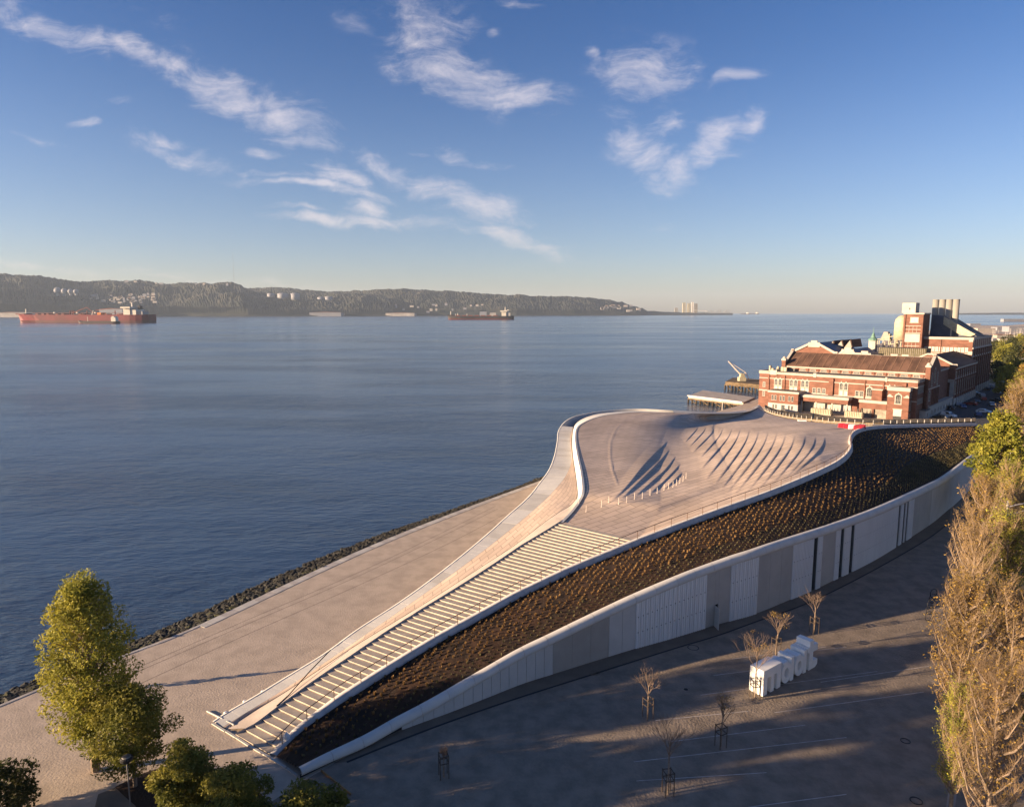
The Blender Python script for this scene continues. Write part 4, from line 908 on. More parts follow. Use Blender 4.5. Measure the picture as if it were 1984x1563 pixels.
# --- 5. second hall with big windows, gable towards the plaza
h2 = pthing('second_hall', 'taller brick hall with low cream gable, tall windows and brown roof beside the car park', 'building', -4, 68)
mb = MB(); mb.prism([(-14, 0), (3.2, 0), (3.2, 14.6), (-5.4, 18.4), (-14, 14.6)], 'y', 51, 94); pb(mb, 'wall', M['brick2'], h2)
for xa, xb_ in ((3.7, -5.4), (-14.5, -5.4)):
    V = [(xa, 51.3, 14.6), (xa, 94, 14.6), (xb_, 94, 18.6), (xb_, 51.3, 18.6)]; mb = MB(); mb.hexa(V, [(a, b, c+.15) for a, b, c in V]); pb(mb, 'roof_slope', M['roofbrown'], h2)
mb = MB(); mb.prism([(-14.6, 14.3), (3.8, 14.3), (3.8, 15.5), (2.4, 15.5), (-4.6, 19.2), (-6.2, 19.2), (-13.2, 15.5), (-14.6, 15.5)], 'y', 50.6, 51.0); pb(mb, 'gable', M['brick'], h2)
for a, b in (((3.8, 15.5), (2.3, 15.5)), ((2.4, 15.5), (-4.6, 19.2)), ((-4.5, 19.2), (-6.3, 19.2)), ((-6.2, 19.2), (-13.2, 15.5))):
    mb = MB(); mb.bar((a[0], 50.75, a[1]+.1), (b[0], 50.75, b[1]+.1), .8, .6); pb(mb, 'gable_coping', M['trim'], h2)
G2 = ('F', 50.9); window(h2, G2, -1.6, 10.6, 2.6, 3.6, False, .25, mull=3); window(h2, G2, -1.4, 4.9, 2.6, 3.0, True, .3, mull=3)
band(h2, G2, -6, 3.2, 9.0, 10.2, .5, 'balcony_band'); band(h2, G2, 1.9, 3.2, 0, 10, .45, 'corner_pier', 'render_w'); band(h2, G2, -8, 3.2, 0, 3.4, .4, 'base_wall', 'render_w')
R2 = ('R', 3.2)
band(h2, R2, 51, 94, 13.9, 14.6, .3, 'cornice'); band(h2, R2, 51, 94, 10.2, 10.6, .2, 'string_course'); band(h2, R2, 51, 94, 0, 3.0, .35, 'base_wall', 'render_w')
for k in range(10):
    u = 53.2+k*4.2; window(h2, R2, u, 11.2, 1.7, 1.6, False, .2, mull=1); window(h2, R2, u, 4.6, 1.5, 3.6, True, .22, mull=1); pier(h2, R2, u+2.1, .7, 3.0, 13.9, .35, 'brick2', cap=False)
    pm_ = MB(); fbox(pm_, face_map(R2, h2), u+1.8, u+2.4, .0, 3.1, .35, .6); pb(pm_, 'buttress', M['render_w'], h2)
# --- 6. boiler house
bh = pthing('boiler_house', 'tall brick boiler house with a long pale window strip and rows of arched windows', 'building', -12, 118)
block(bh, -25, 1.0, 95, 141, 0, 23.4, 'brick'); block(bh, -25.2, 1.3, 94.8, 141.2, 23.4, 24.4, 'trim', 'parapet'); block(bh, -24.8, .8, 95.3, 140.8, 24.4, 24.45, 'roofgrey', 'flat_roof')
FB = ('F', 95); band(bh, FB, -17, 1.0, 17.4, 17.7, .15, 'string_course'); band(bh, FB, -17, 1.0, 15.2, 15.5, .12, 'string_course'); band(bh, FB, -17, -.2, 18.0, 18.2, .12, 'sill_band')
for k in range(12): window(bh, FB, -16+k*1.36, 18.25, 1.12, 1.9, False, .1, 'pale_pane', mull=1, sill=False, tm='brick2', d=.06)
band(bh, FB, -.4, 1.1, 17.2, 18.6, .3, 'corner_block'); band(bh, FB, -.4, 1.1, 22.6, 24.3, .3, 'corner_block'); pier(bh, FB, -10.5, .3, 15.5, 23.3, .25, cap=False)
RB = ('R', 1.0)
band(bh, RB, 95, 141, 19.6, 20.2, .35, 'string_course'); band(bh, RB, 95, 141, 16.2, 16.7, .3, 'string_course'); band(bh, RB, 95, 141, 0, 3.0, .3, 'base_wall', 'render_w')
for k in range(9):
    u = 97.6+k*5.05; window(bh, RB, u, 20.5, 1.9, 1.5, True, .25, mull=1); window(bh, RB, u, 16.9, 1.9, 1.2, True, .25, mull=1); window(bh, RB, u, 4.0, 1.9, 10.8, False, .16, mull=1)
    pier(bh, RB, u+2.5, 1.1, 3.0, 19.6, .5, 'brick2', cap=False)
    pm_ = MB(); fbox(pm_, face_map(RB, bh), u+2.15, u+2.85, 0, 3.3, .3, .8); pb(pm_, 'buttress', M['render_w'], bh)
# --- 7. tower with white tank house
tw = pthing('brick_tower', 'square brick tower with cream edged top, white panel and small window beside the chimneys', 'tower', -21, 98)
block(tw, -24.6, -17.2, 92, 104, 14, 34.0, 'brick'); block(tw, -24.9, -16.9, 91.7, 104.2, 34.0, 34.6, 'trim', 'parapet')
FT = ('F', 92); band(tw, FT, -23.8, -18.0, 22.0, 25.6, .16, 'white_panel', 'render_w'); window(tw, FT, -20.6, 30.6, 2.6, 1.9, False, .3, 'pale_pane', mull=3)
for u in (-24.3, -17.5): pier(tw, FT, u, .7, 14, 34, .35, cap=False)
for z in (28.9, 25.9, 27.4, 20.2, 18.0, 16): band(tw, FT, -23.9, -17.9, z, z+.22, .08, 'string_course')
for x in (-22.4, -20.9, -19.4): band(tw, FT, x-.06, x+.06, 16, 21.8, .07, 'stile'); band(tw, FT, x-.06, x+.06, 26.1, 28.9, .07, 'stile')
band(tw, FT, -24.7, -17.1, 17.2, 18.0, .4, 'corner_block')
th_ = pthing('white_tank_house', 'plain white cubic tank house standing on top of the brick tower', 'tank', -23.5, 97)
block(th_, -26.3, -21.0, 94.5, 101, 34.6, 38.8, 'render_w', 'wall'); block(th_, -26.35, -20.95, 94.45, 101.05, 38.8, 39.0, 'trim', 'roof_edge')
window(th_, ('F', 94.5), -23.3, 36.0, .4, .8, False, .05, mull=0)
sp_ = pthing('side_silo', 'rounded cream silo behind the left side of the brick tower', 'silo', -28.5, 101)
mb = MB(); mb.lathe([(3.2, 0), (3.2, 7.5), (2.9, 9.2), (1.8, 10.6), (.2, 11.2)], 20, (-27.2, 101, 22.5)); pb(mb, 'shell', M['cream'], sp_, True)
for k in range(4): mb = MB(); an_ = math.pi/4+k*math.pi/2; mb.box(-27.2+2.6*math.cos(an_)-.25, -27.2+2.6*math.cos(an_)+.25, 101+2.6*math.sin(an_)-.25, 101+2.6*math.sin(an_)+.25, 0, 22.5); pb(mb, 'leg', M['steel'], sp_)
# --- 8. chimneys and sloping flue roof
for k in range(4):
    x = -17.0+k*2.65; ch = pthing('chimney', ['leftmost', 'second from left', 'third from left', 'rightmost'][k]+' of the four pale round chimneys on the boiler house', 'chimney', x, 112, 'boiler house chimneys')
    mb = MB(); mb.lathe([(1.5, 0), (1.3, 3.5), (1.24, 15.6)], 20, (x, 112, 24.6)); pb(mb, 'shaft', M['chim'], ch, True)
    mb = MB(); mb.lathe([(1.32, 0), (1.32, .35), (1.0, .35), (1.0, .1)], 20, (x, 112, 40.2)); pb(mb, 'rim', M['chim'], ch, True)
fl = pthing('flue_house', 'sloping blue grey flue roof with pale side wall running down from the chimneys', 'flue', -10, 118)
mb = MB(); mb.prism([(-17.4, 24.5), (-12.3, 24.5), (-12.3, 33.2), (-17.4, 33.8)], 'y', 108, 124); pb(mb, 'upper_house', M['roofblue'], fl)
mb = MB(); mb.prism([(-12.5, 29.6), (-12.5, 33.0), (-.2, 25.5), (-2.0, 24.5), (-6, 25.2)], 'y', 106.9, 107.9); pb(mb, 'side_wall', M['cream'], fl)
mb = MB(); mb.prism([(-17.4, 33.6), (-12.4, 33.2), (0, 24.9), (0, 24.5), (-12.4, 24.5), (-17.4, 24.5)], 'y', 107.95, 126); pb(mb, 'roof', M['roofblue'], fl)
for y in range(5):
    mb = MB(); yy_ = 109.5+y*3.6; mb.bar((-12.4, yy_, 33.3), (0, yy_, 25.0), .35, .3); pb(mb, 'roof_rib', M['chim'] if y != 1 else M['render_w'], fl)
mb = MB(); mb.box(-9.2, -8.8, 105, 105.4, 24.4, 29); pb(mb, 'vent_pipe', M['trim'], fl)
# --- 9. louvre box and hoppers
lv = pthing('louvre_box', 'long dark olive louvred box on the roofs in front of the brick tower', 'plant room', -17, 62)
block(lv, -25.5, -8.6, 60, 68, 14.5, 20.7, 'louv', 'casing')
for k in range(24): mb = MB(); mb.box(-25.3+k*.7, -25.12+k*.7, 59.8, 60, 16.8, 20.7); pb(mb, 'louvre', M['steel'], lv)
# --- 10. gabled halls to the left behind
def gable_house(name, label, xa, xb_, y0, y1, ze, zr, cat='building', steps=True, roofm='roofblue'):
    t = pthing(name, label, cat, (xa+xb_)/2, y0); xm = (xa+xb_)/2
    mb = MB(); mb.prism([(xa, 0), (xb_, 0), (xb_, ze), (xm, zr-.5), (xa, ze)], 'y', y0, y1); pb(mb, 'wall', M['brick'], t)
    for a in (xa-.2, xb_+.2):
        V = [(a, y0+.3, ze), (a, y1, ze), (xm, y1, zr-.35), (xm, y0+.3, zr-.35)]; mb = MB(); mb.hexa(V, [(p, q_, r_+.14) for p, q_, r_ in V]); pb(mb, 'roof_slope', M[roofm], t)
    for s_ in (-1, 1):
        e = xa if s_ < 0 else xb_; mb = MB(); mb.bar((e, y0-.1, ze+.3), (xm+s_*1.4, y0-.1, zr-.35), 1.0, .9); pb(mb, 'gable_coping', M['trim'], t)
        mb = MB(); mb.box(e-.8, e+.8, y0-.5, y0+.4, ze-2, ze+1.0); pb(mb, 'shoulder', M['trim'], t)
    mb = MB(); mb.box(xm-2.4, xm+2.4, y0-.5, y0+.3, zr-2.0, zr); mb.box(xm-1.3, xm+1.3, y0-.45, y0+.25, zr, zr+.8); pb(mb, 'crest', M['trim'], t)
    band(t, ('F', y0), xa+1, xb_-1, ze-1.6, ze-.4, .2, 'frieze'); return t
gable_house('left_gabled_hall', 'brick hall with stepped cream gable and slate roof behind the left of the long hall', -60, -42, 60, 92, 17.4, 22.0)
gable_house('small_gabled_hall', 'smaller gabled hall with plain cream crest right of the stepped gable', -41, -33.5, 60, 88, 16.6, 19.6)
gable_house('low_gabled_hall', 'lowest of the gabled halls with a plain white verge', -31.5, -26.5, 54, 80, 16.2, 18.6)
for k in range(3):
    sk = pthing('roof_monitor', ['left', 'middle', 'right'][k]+' peach sided skylight on the slate roofs behind the stepped gable', 'skylight', -50+k*3.4, 86, 'skylights behind the gable')
    mb = MB(); mb.prism([(-51.5+k*3.6, 19.5), (-48.0+k*3.6, 19.5), (-48.9+k*3.6, 22.3+k*.35)], 'y', 78, 92); pb(mb, 'body', M['roofbrown'], sk)
    mb = MB(); mb.prism([(-51.2+k*3.6, 19.6), (-48.3+k*3.6, 19.6), (-49.2+k*3.6, 21.9+k*.35)], 'y', 77.8, 77.99); pb(mb, 'gable', M['chim'], sk)
lr = pthing('long_white_shed', 'long pale shed roof along the river behind the gabled halls', 'shed', -45, 130)
block(lr, -62, -26, 118, 140, 0, 13, 'render_w', 'wall'); mb = MB(); mb.prism([(-62.5, 13), (-25.5, 13), (-44, 15.5)], 'y', 117.5, 140.5); pb(mb, 'roof', M['chim'], lr)
wt_ = pthing('white_turret', 'slim white turret with a green copper spire left of the brick tower', 'turret', -45, 112)
mb = MB(); mb.box(-43.2, -40.2, 110, 113, 0, 21.5); pb(mb, 'shaft', M['render_w'], wt_); mb = MB(); mb.lathe([(2.2, 0), (2.0, .8), (1.0, 1.4), (.7, 2.6), (.15, 4.0), (.05, 6.5)], 10, (-41.7, 111.5, 21.5)); pb(mb, 'spire', mat('copper_green', (.12, .22, .17), .6, .2), wt_)
# conveyor steelwork left of the tower
cv = pthing('conveyor', 'cream steel conveyor and hopper frame clinging to the left of the brick tower', 'conveyor', -31, 104)
for k in range(5):
    for z in (0, 1): mb = MB(); mb.bar((-37+k*2.4, 101+3*z, 8), (-37+k*2.4, 101+3*z, 22+k*1.6), .3); pb(mb, 'upright', M['cream'], cv)
for z in (15, 19, 22.5): mb = MB(); mb.bar((-37.2, 102.5, z), (-26.5, 102.5, z+2.6), 3.2, .3); pb(mb, 'gantry', M['cream'], cv)
mb = MB(); mb.prism([(-36, 22), (-31.5, 22), (-33, 26), (-34.6, 26)], 'y', 101, 104); pb(mb, 'hopper', M['chim'], cv)
mb = MB(); mb.prism([(-32.8, 15), (-28.4, 15), (-28.4, 18.4), (-32.8, 18.4)], 'y', 99, 103); pb(mb, 'cabin', M['render_w'], cv)
for k in range(4): mb = MB(); mb.bar((-36.5+k*2.4, 101, 14+k), (-34.1+k*2.4, 101, 20+k), .2); pb(mb, 'brace', M['steel'], cv)
# hedge-like border and path on the plaza side of the station
# ------------------------------------------------------------------ hills, far shore, ships, harbour
M['hill'] = mat('wooded_hill', (.010, .016, .013), .95, .4, .004, detail=12, col2=(.045, .042, .030))
def hills(name, label, prof, shore, depth, m, nU=420, nV=26, seed=1, rough=16, y0=None):
    """prof: silhouette in photo px; shore: distance from the camera at given px"""
    rnd = np.random.RandomState(seed); xs = np.linspace(prof[0][0], prof[-1][0], nU); tops = np.interp(xs, [p[0] for p in prof], [p[1] for p in prof])
    ds = np.interp(xs, [p[0] for p in shore], [p[1] for p in shore]); V = np.zeros((nU, nV, 3))
    def n1(x, y):  # cheap fbm
        s = 0
        for o_ in range(5):
            f = 2.0**o_; ph = rnd_ph[o_]; s = s+np.sin(x*f*1.3+ph[0]+1.7*np.sin(y*f*.9+ph[1]))*np.cos(y*f*1.1+ph[2]+1.3*np.sin(x*f*.8+ph[3]))/f**.85
        return s
    rnd_ph = rnd.uniform(0, 6.28, (5, 4))
    for j in range(nV):
        f = j/(nV-1); dist = ds+depth*f
        for i in range(nU):
            d = ray(xs[i], 600); X = d[0]/d[1]*dist[i]; Y = dist[i]; dr = ray(xs[i], tops[i]); zt = CAMH+dr[2]/dr[1]*(ds[i]+depth*.72)
            g = min(1, f/.72); h = zt*(g**.62 if g > 0 else 0)*(1 if f <= .72 else max(0, 1-((f-.72)/.28)**2*.8))
            V[i, j] = (X, Y, h)
    nz = n1(V[..., 0]/330, V[..., 1]/330); nzf = n1(V[..., 0]/90+3, V[..., 1]/120)+rnd.uniform(-.7, .7, V.shape[:2])
    ff = np.linspace(0, 1, nV)[None, :]; am = np.sin(np.pi*np.clip(ff/.95, 0, 1))
    V[..., 2] += (nz*rough*am*(ff < .7)+nzf*rough*.38*np.clip(ff*6, 0, 1))*np.clip(V[..., 2]/60, .05, 1); V[:, 0, 2] = WZ-1
    V[:, 0, 2] = WZ-1; V[:, 1, 2] = np.clip(V[:, 1, 2], 2, 14)
    o = link_data(name, np_mesh(name, V.reshape(-1, 3), grid_faces(nU, nV, True), m, smooth=False)); tag(o, label, kind='structure'); return o
hills('hills', 'far wooded hills along the opposite bank',
      [(-60,530),(0,532),(60,533),(100,537),(145,547),(200,544),(260,543),(330,549),(400,548),(440,547),(468,551),(478,559),(500,566),(540,569),(600,571),(640,572),(700,570),(760,572)],
      [(-60,5200),(0,5200),(150,5600),(280,6000),(480,6000),(760,6600)], 1500, M['hill'], seed=3, rough=20)
hills('hills', 'further wooded ridge falling to the river mouth',
      [(440,566),(478,559),(540,556),(590,563),(650,564),(700,563),(780,559),(860,563),(950,570),(1020,572),(1080,576),(1160,579),(1205,585),(1235,596),(1256,604),(1330,606),(1420,607)],
      [(440,7200),(700,7000),(1000,7000),(1250,7600),(1420,8600)], 1500, M['hill'], nU=520, seed=8, rough=20)
hills('far_coast', 'very far low coast line at the horizon on the right',
      [(1850,607),(1880,606.5),(1940,606),(1990,606),(2100,605)], [(1850,9500),(2100,9000)], 800, M['hill'], nU=60, seed=2, rough=4)
M['ptwall'] = mat('pale_house', (.38, .34, .30), .8, .25, .02); M['ptroof'] = mat('tile_roof', (.22, .10, .07), .8, .2, .05)
M['tankw'] = mat('white_tank', (.22, .22, .24), .6, .08, .02)
def at_z(px, py, dist, z=None):
    p = PD(px, py, dist); return p
def far_box(name, label, cat, px, py, w_px, h_px, dist, m='ptwall', group=None, roof=True, depth=None, bands=0):
    """px, py: middle of the foot"""
    p = PD(px, py, dist); k = dist/FPX*1.01; w_, h = w_px*k, h_px*k; dp = depth or w_*.5
    t = thing(name, label, cat, p, 0, group); mb = MB(); mb.box(-w_/2, w_/2, 0, dp, -h*.6, h); mb.build('wall', M[m], t)
    if roof: mb = MB(); mb.prism([(-w_*.52, h), (w_*.52, h), (0, h*1.25)], 'y', -dp*.02, dp*1.02); mb.build('roof', M['ptroof'], t)
    return t
# spherical tanks
for i, (px_, r_) in enumerate(((112, 6.5), (125, 5.6), (137, 5.0), (147.5, 4.8))):
    p = PD(px_, 570, 5900); k = 5900/FPX; t = thing('gas_sphere', ['leftmost and largest', 'second from left', 'third from left', 'rightmost and smallest'][i]+' of the white spherical gas tanks on the far slope', 'gas tank', p, 0, 'spherical gas tanks')
    mb = MB(); R_ = r_*k; mb.lathe([(R_*math.sin(math.pi*j/10)+.01, R_*(1-math.cos(math.pi*j/10))) for j in range(11)], 16, (0, 0, 0)); mb.build('shell', M['tankw'], t, True)
    mb = MB(); mb.lathe([(R_*.5, -R_*.5), (R_*.5, R_*.3)], 10); mb.build('skirt', M['tankw'], t)
for i, (px_, py_, w_, h, lb) in enumerate(((525,574,14,5,'leftmost'),(548,575,20,6,'second'),(572,576,17,7,'middle'),(622,582,14,6,'fourth'),(637,582,15,7,'rightmost'))):
    p = PD(px_, py_, 6800 if i < 3 else 7000); k = 6800/FPX; t = thing('storage_tank', lb+' of the squat pale storage tanks on the far ridge', 'storage tank', p, 0, 'storage tanks'); mb = MB(); mb.lathe([(w_*k/2, -h*k), (w_*k/2, h*k), (w_*k*.25, h*k*1.15), (.1, h*k*1.2)], 16); mb.build('shell', M['tankw'], t, True)
rh = random.Random(5); n = 0
house_spots = [(223,547),(232,549),(245,547),(262,546),(302,549),(312,550),(215,546),(380,551),(395,551),(440,552)]
for i in range(112):
    if i < len(house_spots): px_, py_ = house_spots[i]; dist = 6900
    elif i < 58: px_, py_ = rh.uniform(175, 300), rh.uniform(570, 588); dist = 5950
    elif i < 92: px_, py_ = rh.uniform(560, 960), rh.uniform(590, 606); dist = 7000
    else: px_, py_ = rh.uniform(1165, 1245), rh.uniform(592, 603); dist = 7500
    grp, lab = ('houses on the far ridge', 'tiny pale house on the skyline of the far hills') if i < 10 else (('houses on the left far slope', 'tiny house on the far slope behind the red tanker') if i < 58 else (('houses in the middle of the far shore', 'tiny house low on the far shore between the two ships') if i < 92 else ('houses by the headland', 'tiny white house on the end of the headland')))
    far_box('far_house', lab, 'house', px_, py_, rh.uniform(3, 8), rh.uniform(1.5, 3), dist, 'ptwall' if rh.random() < .6 else 'tankw', grp, roof=rh.random() < .5)
far_box('waterside_shed', 'wide pale shed on the shore right behind the red tanker', 'shed', 215, 606, 44, 7, 5100, 'tankw')
far_box('waterside_warehouse', 'long low warehouse on the shore in the middle of the bay', 'warehouse', 630, 610, 60, 4.5, 6300, 'tankw')
far_box('waterside_depot', 'long low pale depot on the shore left of the dark ship', 'warehouse', 775, 610.5, 55, 4, 6600, 'ptwall')
far_box('white_block', 'small white block behind the deck of the dark ship', 'building', 936, 610, 13, 6, 6900, 'tankw', roof=False)
far_box('grey_block', 'grey block right of the white one behind the dark ship', 'building', 955, 610, 12, 4, 6900, 'ptwall', roof=False)
far_box('hill_villa', 'large peach coloured house lit by the sun on the middle slope', 'house', 815, 590, 30, 5, 7400, 'chim'); far_box('white_depot', 'pale storage building low on the middle slope', 'building', 681, 596, 24, 5, 7100, 'tankw', roof=False)
far_box('left_shore_shed', 'low grey shed at the far left shore', 'shed', 20, 612, 60, 6, 5150, 'ptwall')
# thin mast on the ridge
t = thing('radio_mast', 'very thin tall radio mast on the far ridge', 'mast', PD(454, 552, 6500)); mb = MB(); mb.tube([(0, 0, -40), (0, 0, 300)], [1.2, .6], 5); mb.build('mast', M['steel'], t)
# ---- ships
M['hullred'] = mat('red_hull', (.15, .016, .02), .6, .2, .02); M['hullblack'] = mat('black_hull', (.035, .028, .03), .6, .2, .02); M['boot'] = mat('boot_topping', (.10, .025, .024), .6, .2, .02)
M['shipw'] = mat('ship_white', (.60, .55, .47), .6, .05, .02); M['deckred'] = mat('deck_red', (.22, .07, .05), .7, .2, .05); M['orange'] = mat('lifeboat_orange', (.7, .2, .03), .5, .1)
def hull(L, Bm, zd, zb, n=24, sheer=1.5):
    rows = []
    for i in range(n+1):
        f = i/n; x = -L/2+L*f
        w_ = Bm/2*min(1, (max(0, math.sin(math.pi*min(f/.16, 1)/2)))**.7 if f < .16 else 1)*(1 if f < .86 else 1-.35*((f-.86)/.14)**2)
        wb = w_*(.35+.65*min(1, f/.2)); zdk = zd+sheer*(max(0, .12-f)/.12)**2*2.5+sheer*.5*max(0, f-.9)/.1
        rows.append([(x-(zdk*.15 if f < .02 else 0), -w_, zdk), (x, -wb, zb), (x, wb, zb), (x-(zdk*.15 if f < .02 else 0), w_, zdk)])
    mb = MB(); V = [p for r_ in rows for p in r_]; F = []
    for i in range(n):
        for k in range(4): a = i*4+k; b = i*4+(k+1) % 4; F.append((a, b, b+4, a+4))
    F.append((0, 1, 2, 3)[::-1]); F.append(tuple(n*4+k for k in range(4))); mb.add(V, F); return mb
def tanker(name, label, px0, px1, py, hm, L_scale_h, rz, superm='shipw'):
    zc = WZ; c = (px0+px1)/2; d = ray(c, py); t_ = (zc-CAMH)/d[2]; p = np.array([0, 0, CAMH])+d*t_; dist = p[1]; k = t_/FPX; L = (px1-px0)*k; s = L/100
    t = thing(name, label, 'ship', (p[0], p[1], zc), rz)
    zd = L_scale_h*k
    hull(L, L*.15, zd, zd*.28).build('hull', M[hm], t, fix=True); hull(L*.995, L*.148, zd*.28-.01, -3, sheer=0).build('boot_topping', M['boot'], t, fix=True)
    return t, L, s, zd, k
t, L, s, zd, k = tanker('red_tanker', 'long red tanker with white bridge lying at anchor off the left shore', 34, 300, 625, 'hullred', 15.2, R(-3))
def sb(nm, m, x0, x1, y0, y1, z0, z1, T=None): mb = MB(); mb.box(x0, x1, y0, y1, z0, z1); return mb.build(nm, M[m], T or t)
X = lambda px: (px-167)*k
sb('bridge_house', 'shipw', X(252), X(265), -L*.055, L*.055, zd, zd+12*k); sb('bridge_deck', 'shipw', X(249), X(268), -L*.07, L*.07, zd+12*k, zd+15*k); sb('bridge_mast', 'shipw', X(260), X(262), -2, 2, zd+15*k, zd+23*k)
sb('accommodation', 'shipw', X(266), X(276), -L*.05, L*.05, zd, zd+10*k); sb('engine_casing', 'render_w', X(276), X(287), -L*.04, L*.04, zd, zd+6.5*k); sb('funnel', 'hullblack', X(274), X(279), -L*.015, L*.015, zd+10*k, zd+17*k)
sb('foremast', 'shipw', X(47), X(48.4), -1.5, 1.5, zd, zd+11*k); sb('forecastle', 'hullred', X(34.5), X(52), -L*.04, L*.04, zd, zd+2.2*k)
mb = MB(); mb.bar((X(60), 0, zd+3.2*k), (X(248), 0, zd+3.2*k), 2.5*k*.3); mb.build('catwalk', M['deckred'], t)
for px_ in (104, 150, 186): sb('deck_lamp', 'shipw', X(px_), X(px_+2.5), -4, 4, zd+2.4*k, zd+5*k)
for px_ in (136, 140, 143, 170, 226): sb('vent_post', 'deckred', X(px_), X(px_+.8), -2, 2, zd, zd+8*k)
for a, b in (((150, 3), (180, 14)), ((180, 14), (193, 3)), ((196, 8), (226, 12)), ((185, -10), (192, 8))): mb = MB(); mb.bar((X(a[0]), -L*.05, zd+a[1]*k), (X(b[0]), -L*.05, zd+b[1]*k), 1.0*k, 1.0*k); mb.build('deck_crane', M['deckred'] if b[0] != 192 else M['shipw'], t)
sb('manifold', 'orange', X(196), X(203), -L*.03, L*.03, zd, zd+4*k)
for px_ in (72, 84, 94, 112, 124, 158, 165, 210, 234): sb('hatch', 'deckred', X(px_), X(px_+5), -L*.03, L*.03, zd, zd+1.8*k)
t2, L2, s2, zd2, k2 = tanker('bunker_barge', 'small dark barge with a pale wheelhouse lying alongside the red tanker', 152, 232, 627.2, 'hullblack', 4.5, R(-2))
mb = MB(); mb.box(27*k2, 36*k2, -8, 8, zd2, zd2+8*k2); mb.build('wheelhouse', M['shipw'], t2); mb = MB(); mb.box(29*k2, 34*k2, -9, 9, zd2+8*k2, zd2+10*k2); mb.build('bridge_deck', M['shipw'], t2)
mb = MB(); mb.bar((-22*k2, 0, zd2), (-22*k2, 0, zd2+9*k2), .7*k2); mb.build('mast', M['shipw'], t2)
t3, L3, s3, zd3, k3 = tanker('launch_boat', 'tiny white launch at the stern of the red tanker', 288, 294, 624.5, 'shipw', 2.2, 0)
mb = MB(); mb.box(-1.2*k3, 1.6*k3, -3, 3, zd3, zd3+1.6*k3); mb.build('cabin', M['shipw'], t3)
t, L, s, zd, k = tanker('black_bulk_ship', 'dark hulled bulk ship with cream bridge further out in the middle of the river', 868, 996, 619.3, 'hullblack', 7.2, R(-2))
X = lambda px: (px-932)*k
sb('bridge_house', 'shipw', X(972), X(981), -L*.05, L*.05, zd, zd+10*k); sb('bridge_deck', 'shipw', X(969.5), X(983), -L*.065, L*.065, zd+8*k, zd+10.5*k); sb('bridge_mast', 'shipw', X(978), X(979.5), -2, 2, zd+10*k, zd+17*k)
sb('engine_casing', 'render_w', X(981), X(989), -L*.04, L*.04, zd, zd+6*k); sb('funnel', 'shipw', X(982), X(986), -L*.015, L*.015, zd+6*k, zd+12*k); sb('foremast', 'shipw', X(872.4), X(873.8), -1, 1, zd, zd+9*k); sb('forecastle', 'hullblack', X(868.5), X(880), -L*.04, L*.04, zd, zd+2.2*k)
for px_ in range(884, 966, 12): sb('hatch_cover', 'deckred', X(px_), X(px_+8), -L*.05, L*.05, zd, zd+1.3*k)
for px_, h in ((882, 4), (886, 5), (904, 4)): sb('deck_crane', 'shipw', X(px_), X(px_+1.2), -2, 2, zd, zd+h*k)
for px_, py_, lb in ((1444, 608.9, 'tiny far freighter on the horizon right of the silos'), (1462, 608.7, 'tiny far boat at the end of the harbour line')):
    tt_, L_2, _, z2, kk = tanker('far_freighter', lb, px_-9, px_+9, py_, 'hullblack', 1.2, 0); mb = MB(); mb.box(3*kk, 6*kk, -20, 20, z2, z2+2.5*kk); mb.build('bridge_house', M['shipw'], tt_)
# ---- harbour silos and cranes on the far point
gd = 9200; kg = gd/FPX
t = thing('harbour_mole', 'low dark harbour mole reaching out to the right', 'mole', PD(1360, 609, gd)); mb = MB(); mb.prism([(-100*kg, -1.5*kg), (62*kg, -1.8*kg), (52*kg, 1.2*kg), (-100*kg, 1.4*kg)], 'y', 0, 300); mb.build('bank', M['hill'], t)
for i, (px_, w_, h, m_) in enumerate(((1310, 6.5, 11, 'chim'), (1325, 7, 20, 'cream'), (1334, 7.5, 19, 'cream'), (1341.5, 5, 21, 'shipw'), (1348, 6.5, 18.5, 'steel'))):
    t = thing('grain_silo', ['low cream silo standing alone on the left', 'leftmost tall cream silo', 'middle tall cream silo', 'tallest pale silo', 'grey silo at the right end'][i]+' of the harbour silos', 'silo', PD(px_, 608.4, gd), 0, 'harbour silos')
    n = max(2, int(w_/2))
    for q_ in range(n): mb = MB(); mb.lathe([(w_/n/2*kg, 0), (w_/n/2*kg, h*kg), (w_/n/4*kg, h*kg*1.04)], 8, ((q_-n/2+.5)*w_/n*kg, 0, 0)); mb.build('cell', M[m_], t)
    mb = MB(); mb.box(-w_*kg*.4, w_*kg*.4, -5, 5, h*kg*.98, h*kg*1.08); mb.build('head_house', M[m_], t)
t = thing('conveyor_bridge', 'thin pale conveyor bridge running from the silos to the cranes', 'conveyor', PD(1356, 602, gd-100)); mb = MB(); mb.bar((-12*kg, 0, 1*kg), (14*kg, 0, -.3*kg), 1*kg, .9*kg); mb.build('gallery', M['shipw'], t)
rc_ = random.Random(4)
for i in range(9):
    px_ = 1368+i*5.6+rc_.uniform(-1, 1); t = thing('harbour_crane', 'small slewing crane on the far harbour mole', 'crane', PD(px_, 607, gd), 0, 'cranes on the harbour mole'); h = rc_.uniform(3, 6)*kg; sgn = rc_.choice((-1, 1))
    mb = MB(); mb.bar((-1.2*kg, 0, 0), (0, 0, h*.7), .5*kg); mb.bar((1.2*kg, 0, 0), (0, 0, h*.7), .5*kg); mb.build('portal', M['steel'], t)
    mb = MB(); mb.bar((-sgn*kg, 0, h*.6), (sgn*3.6*kg, 0, h*1.25), .5*kg); mb.build('jib', M['shipw'] if i % 3 == 0 else M['steel'], t)
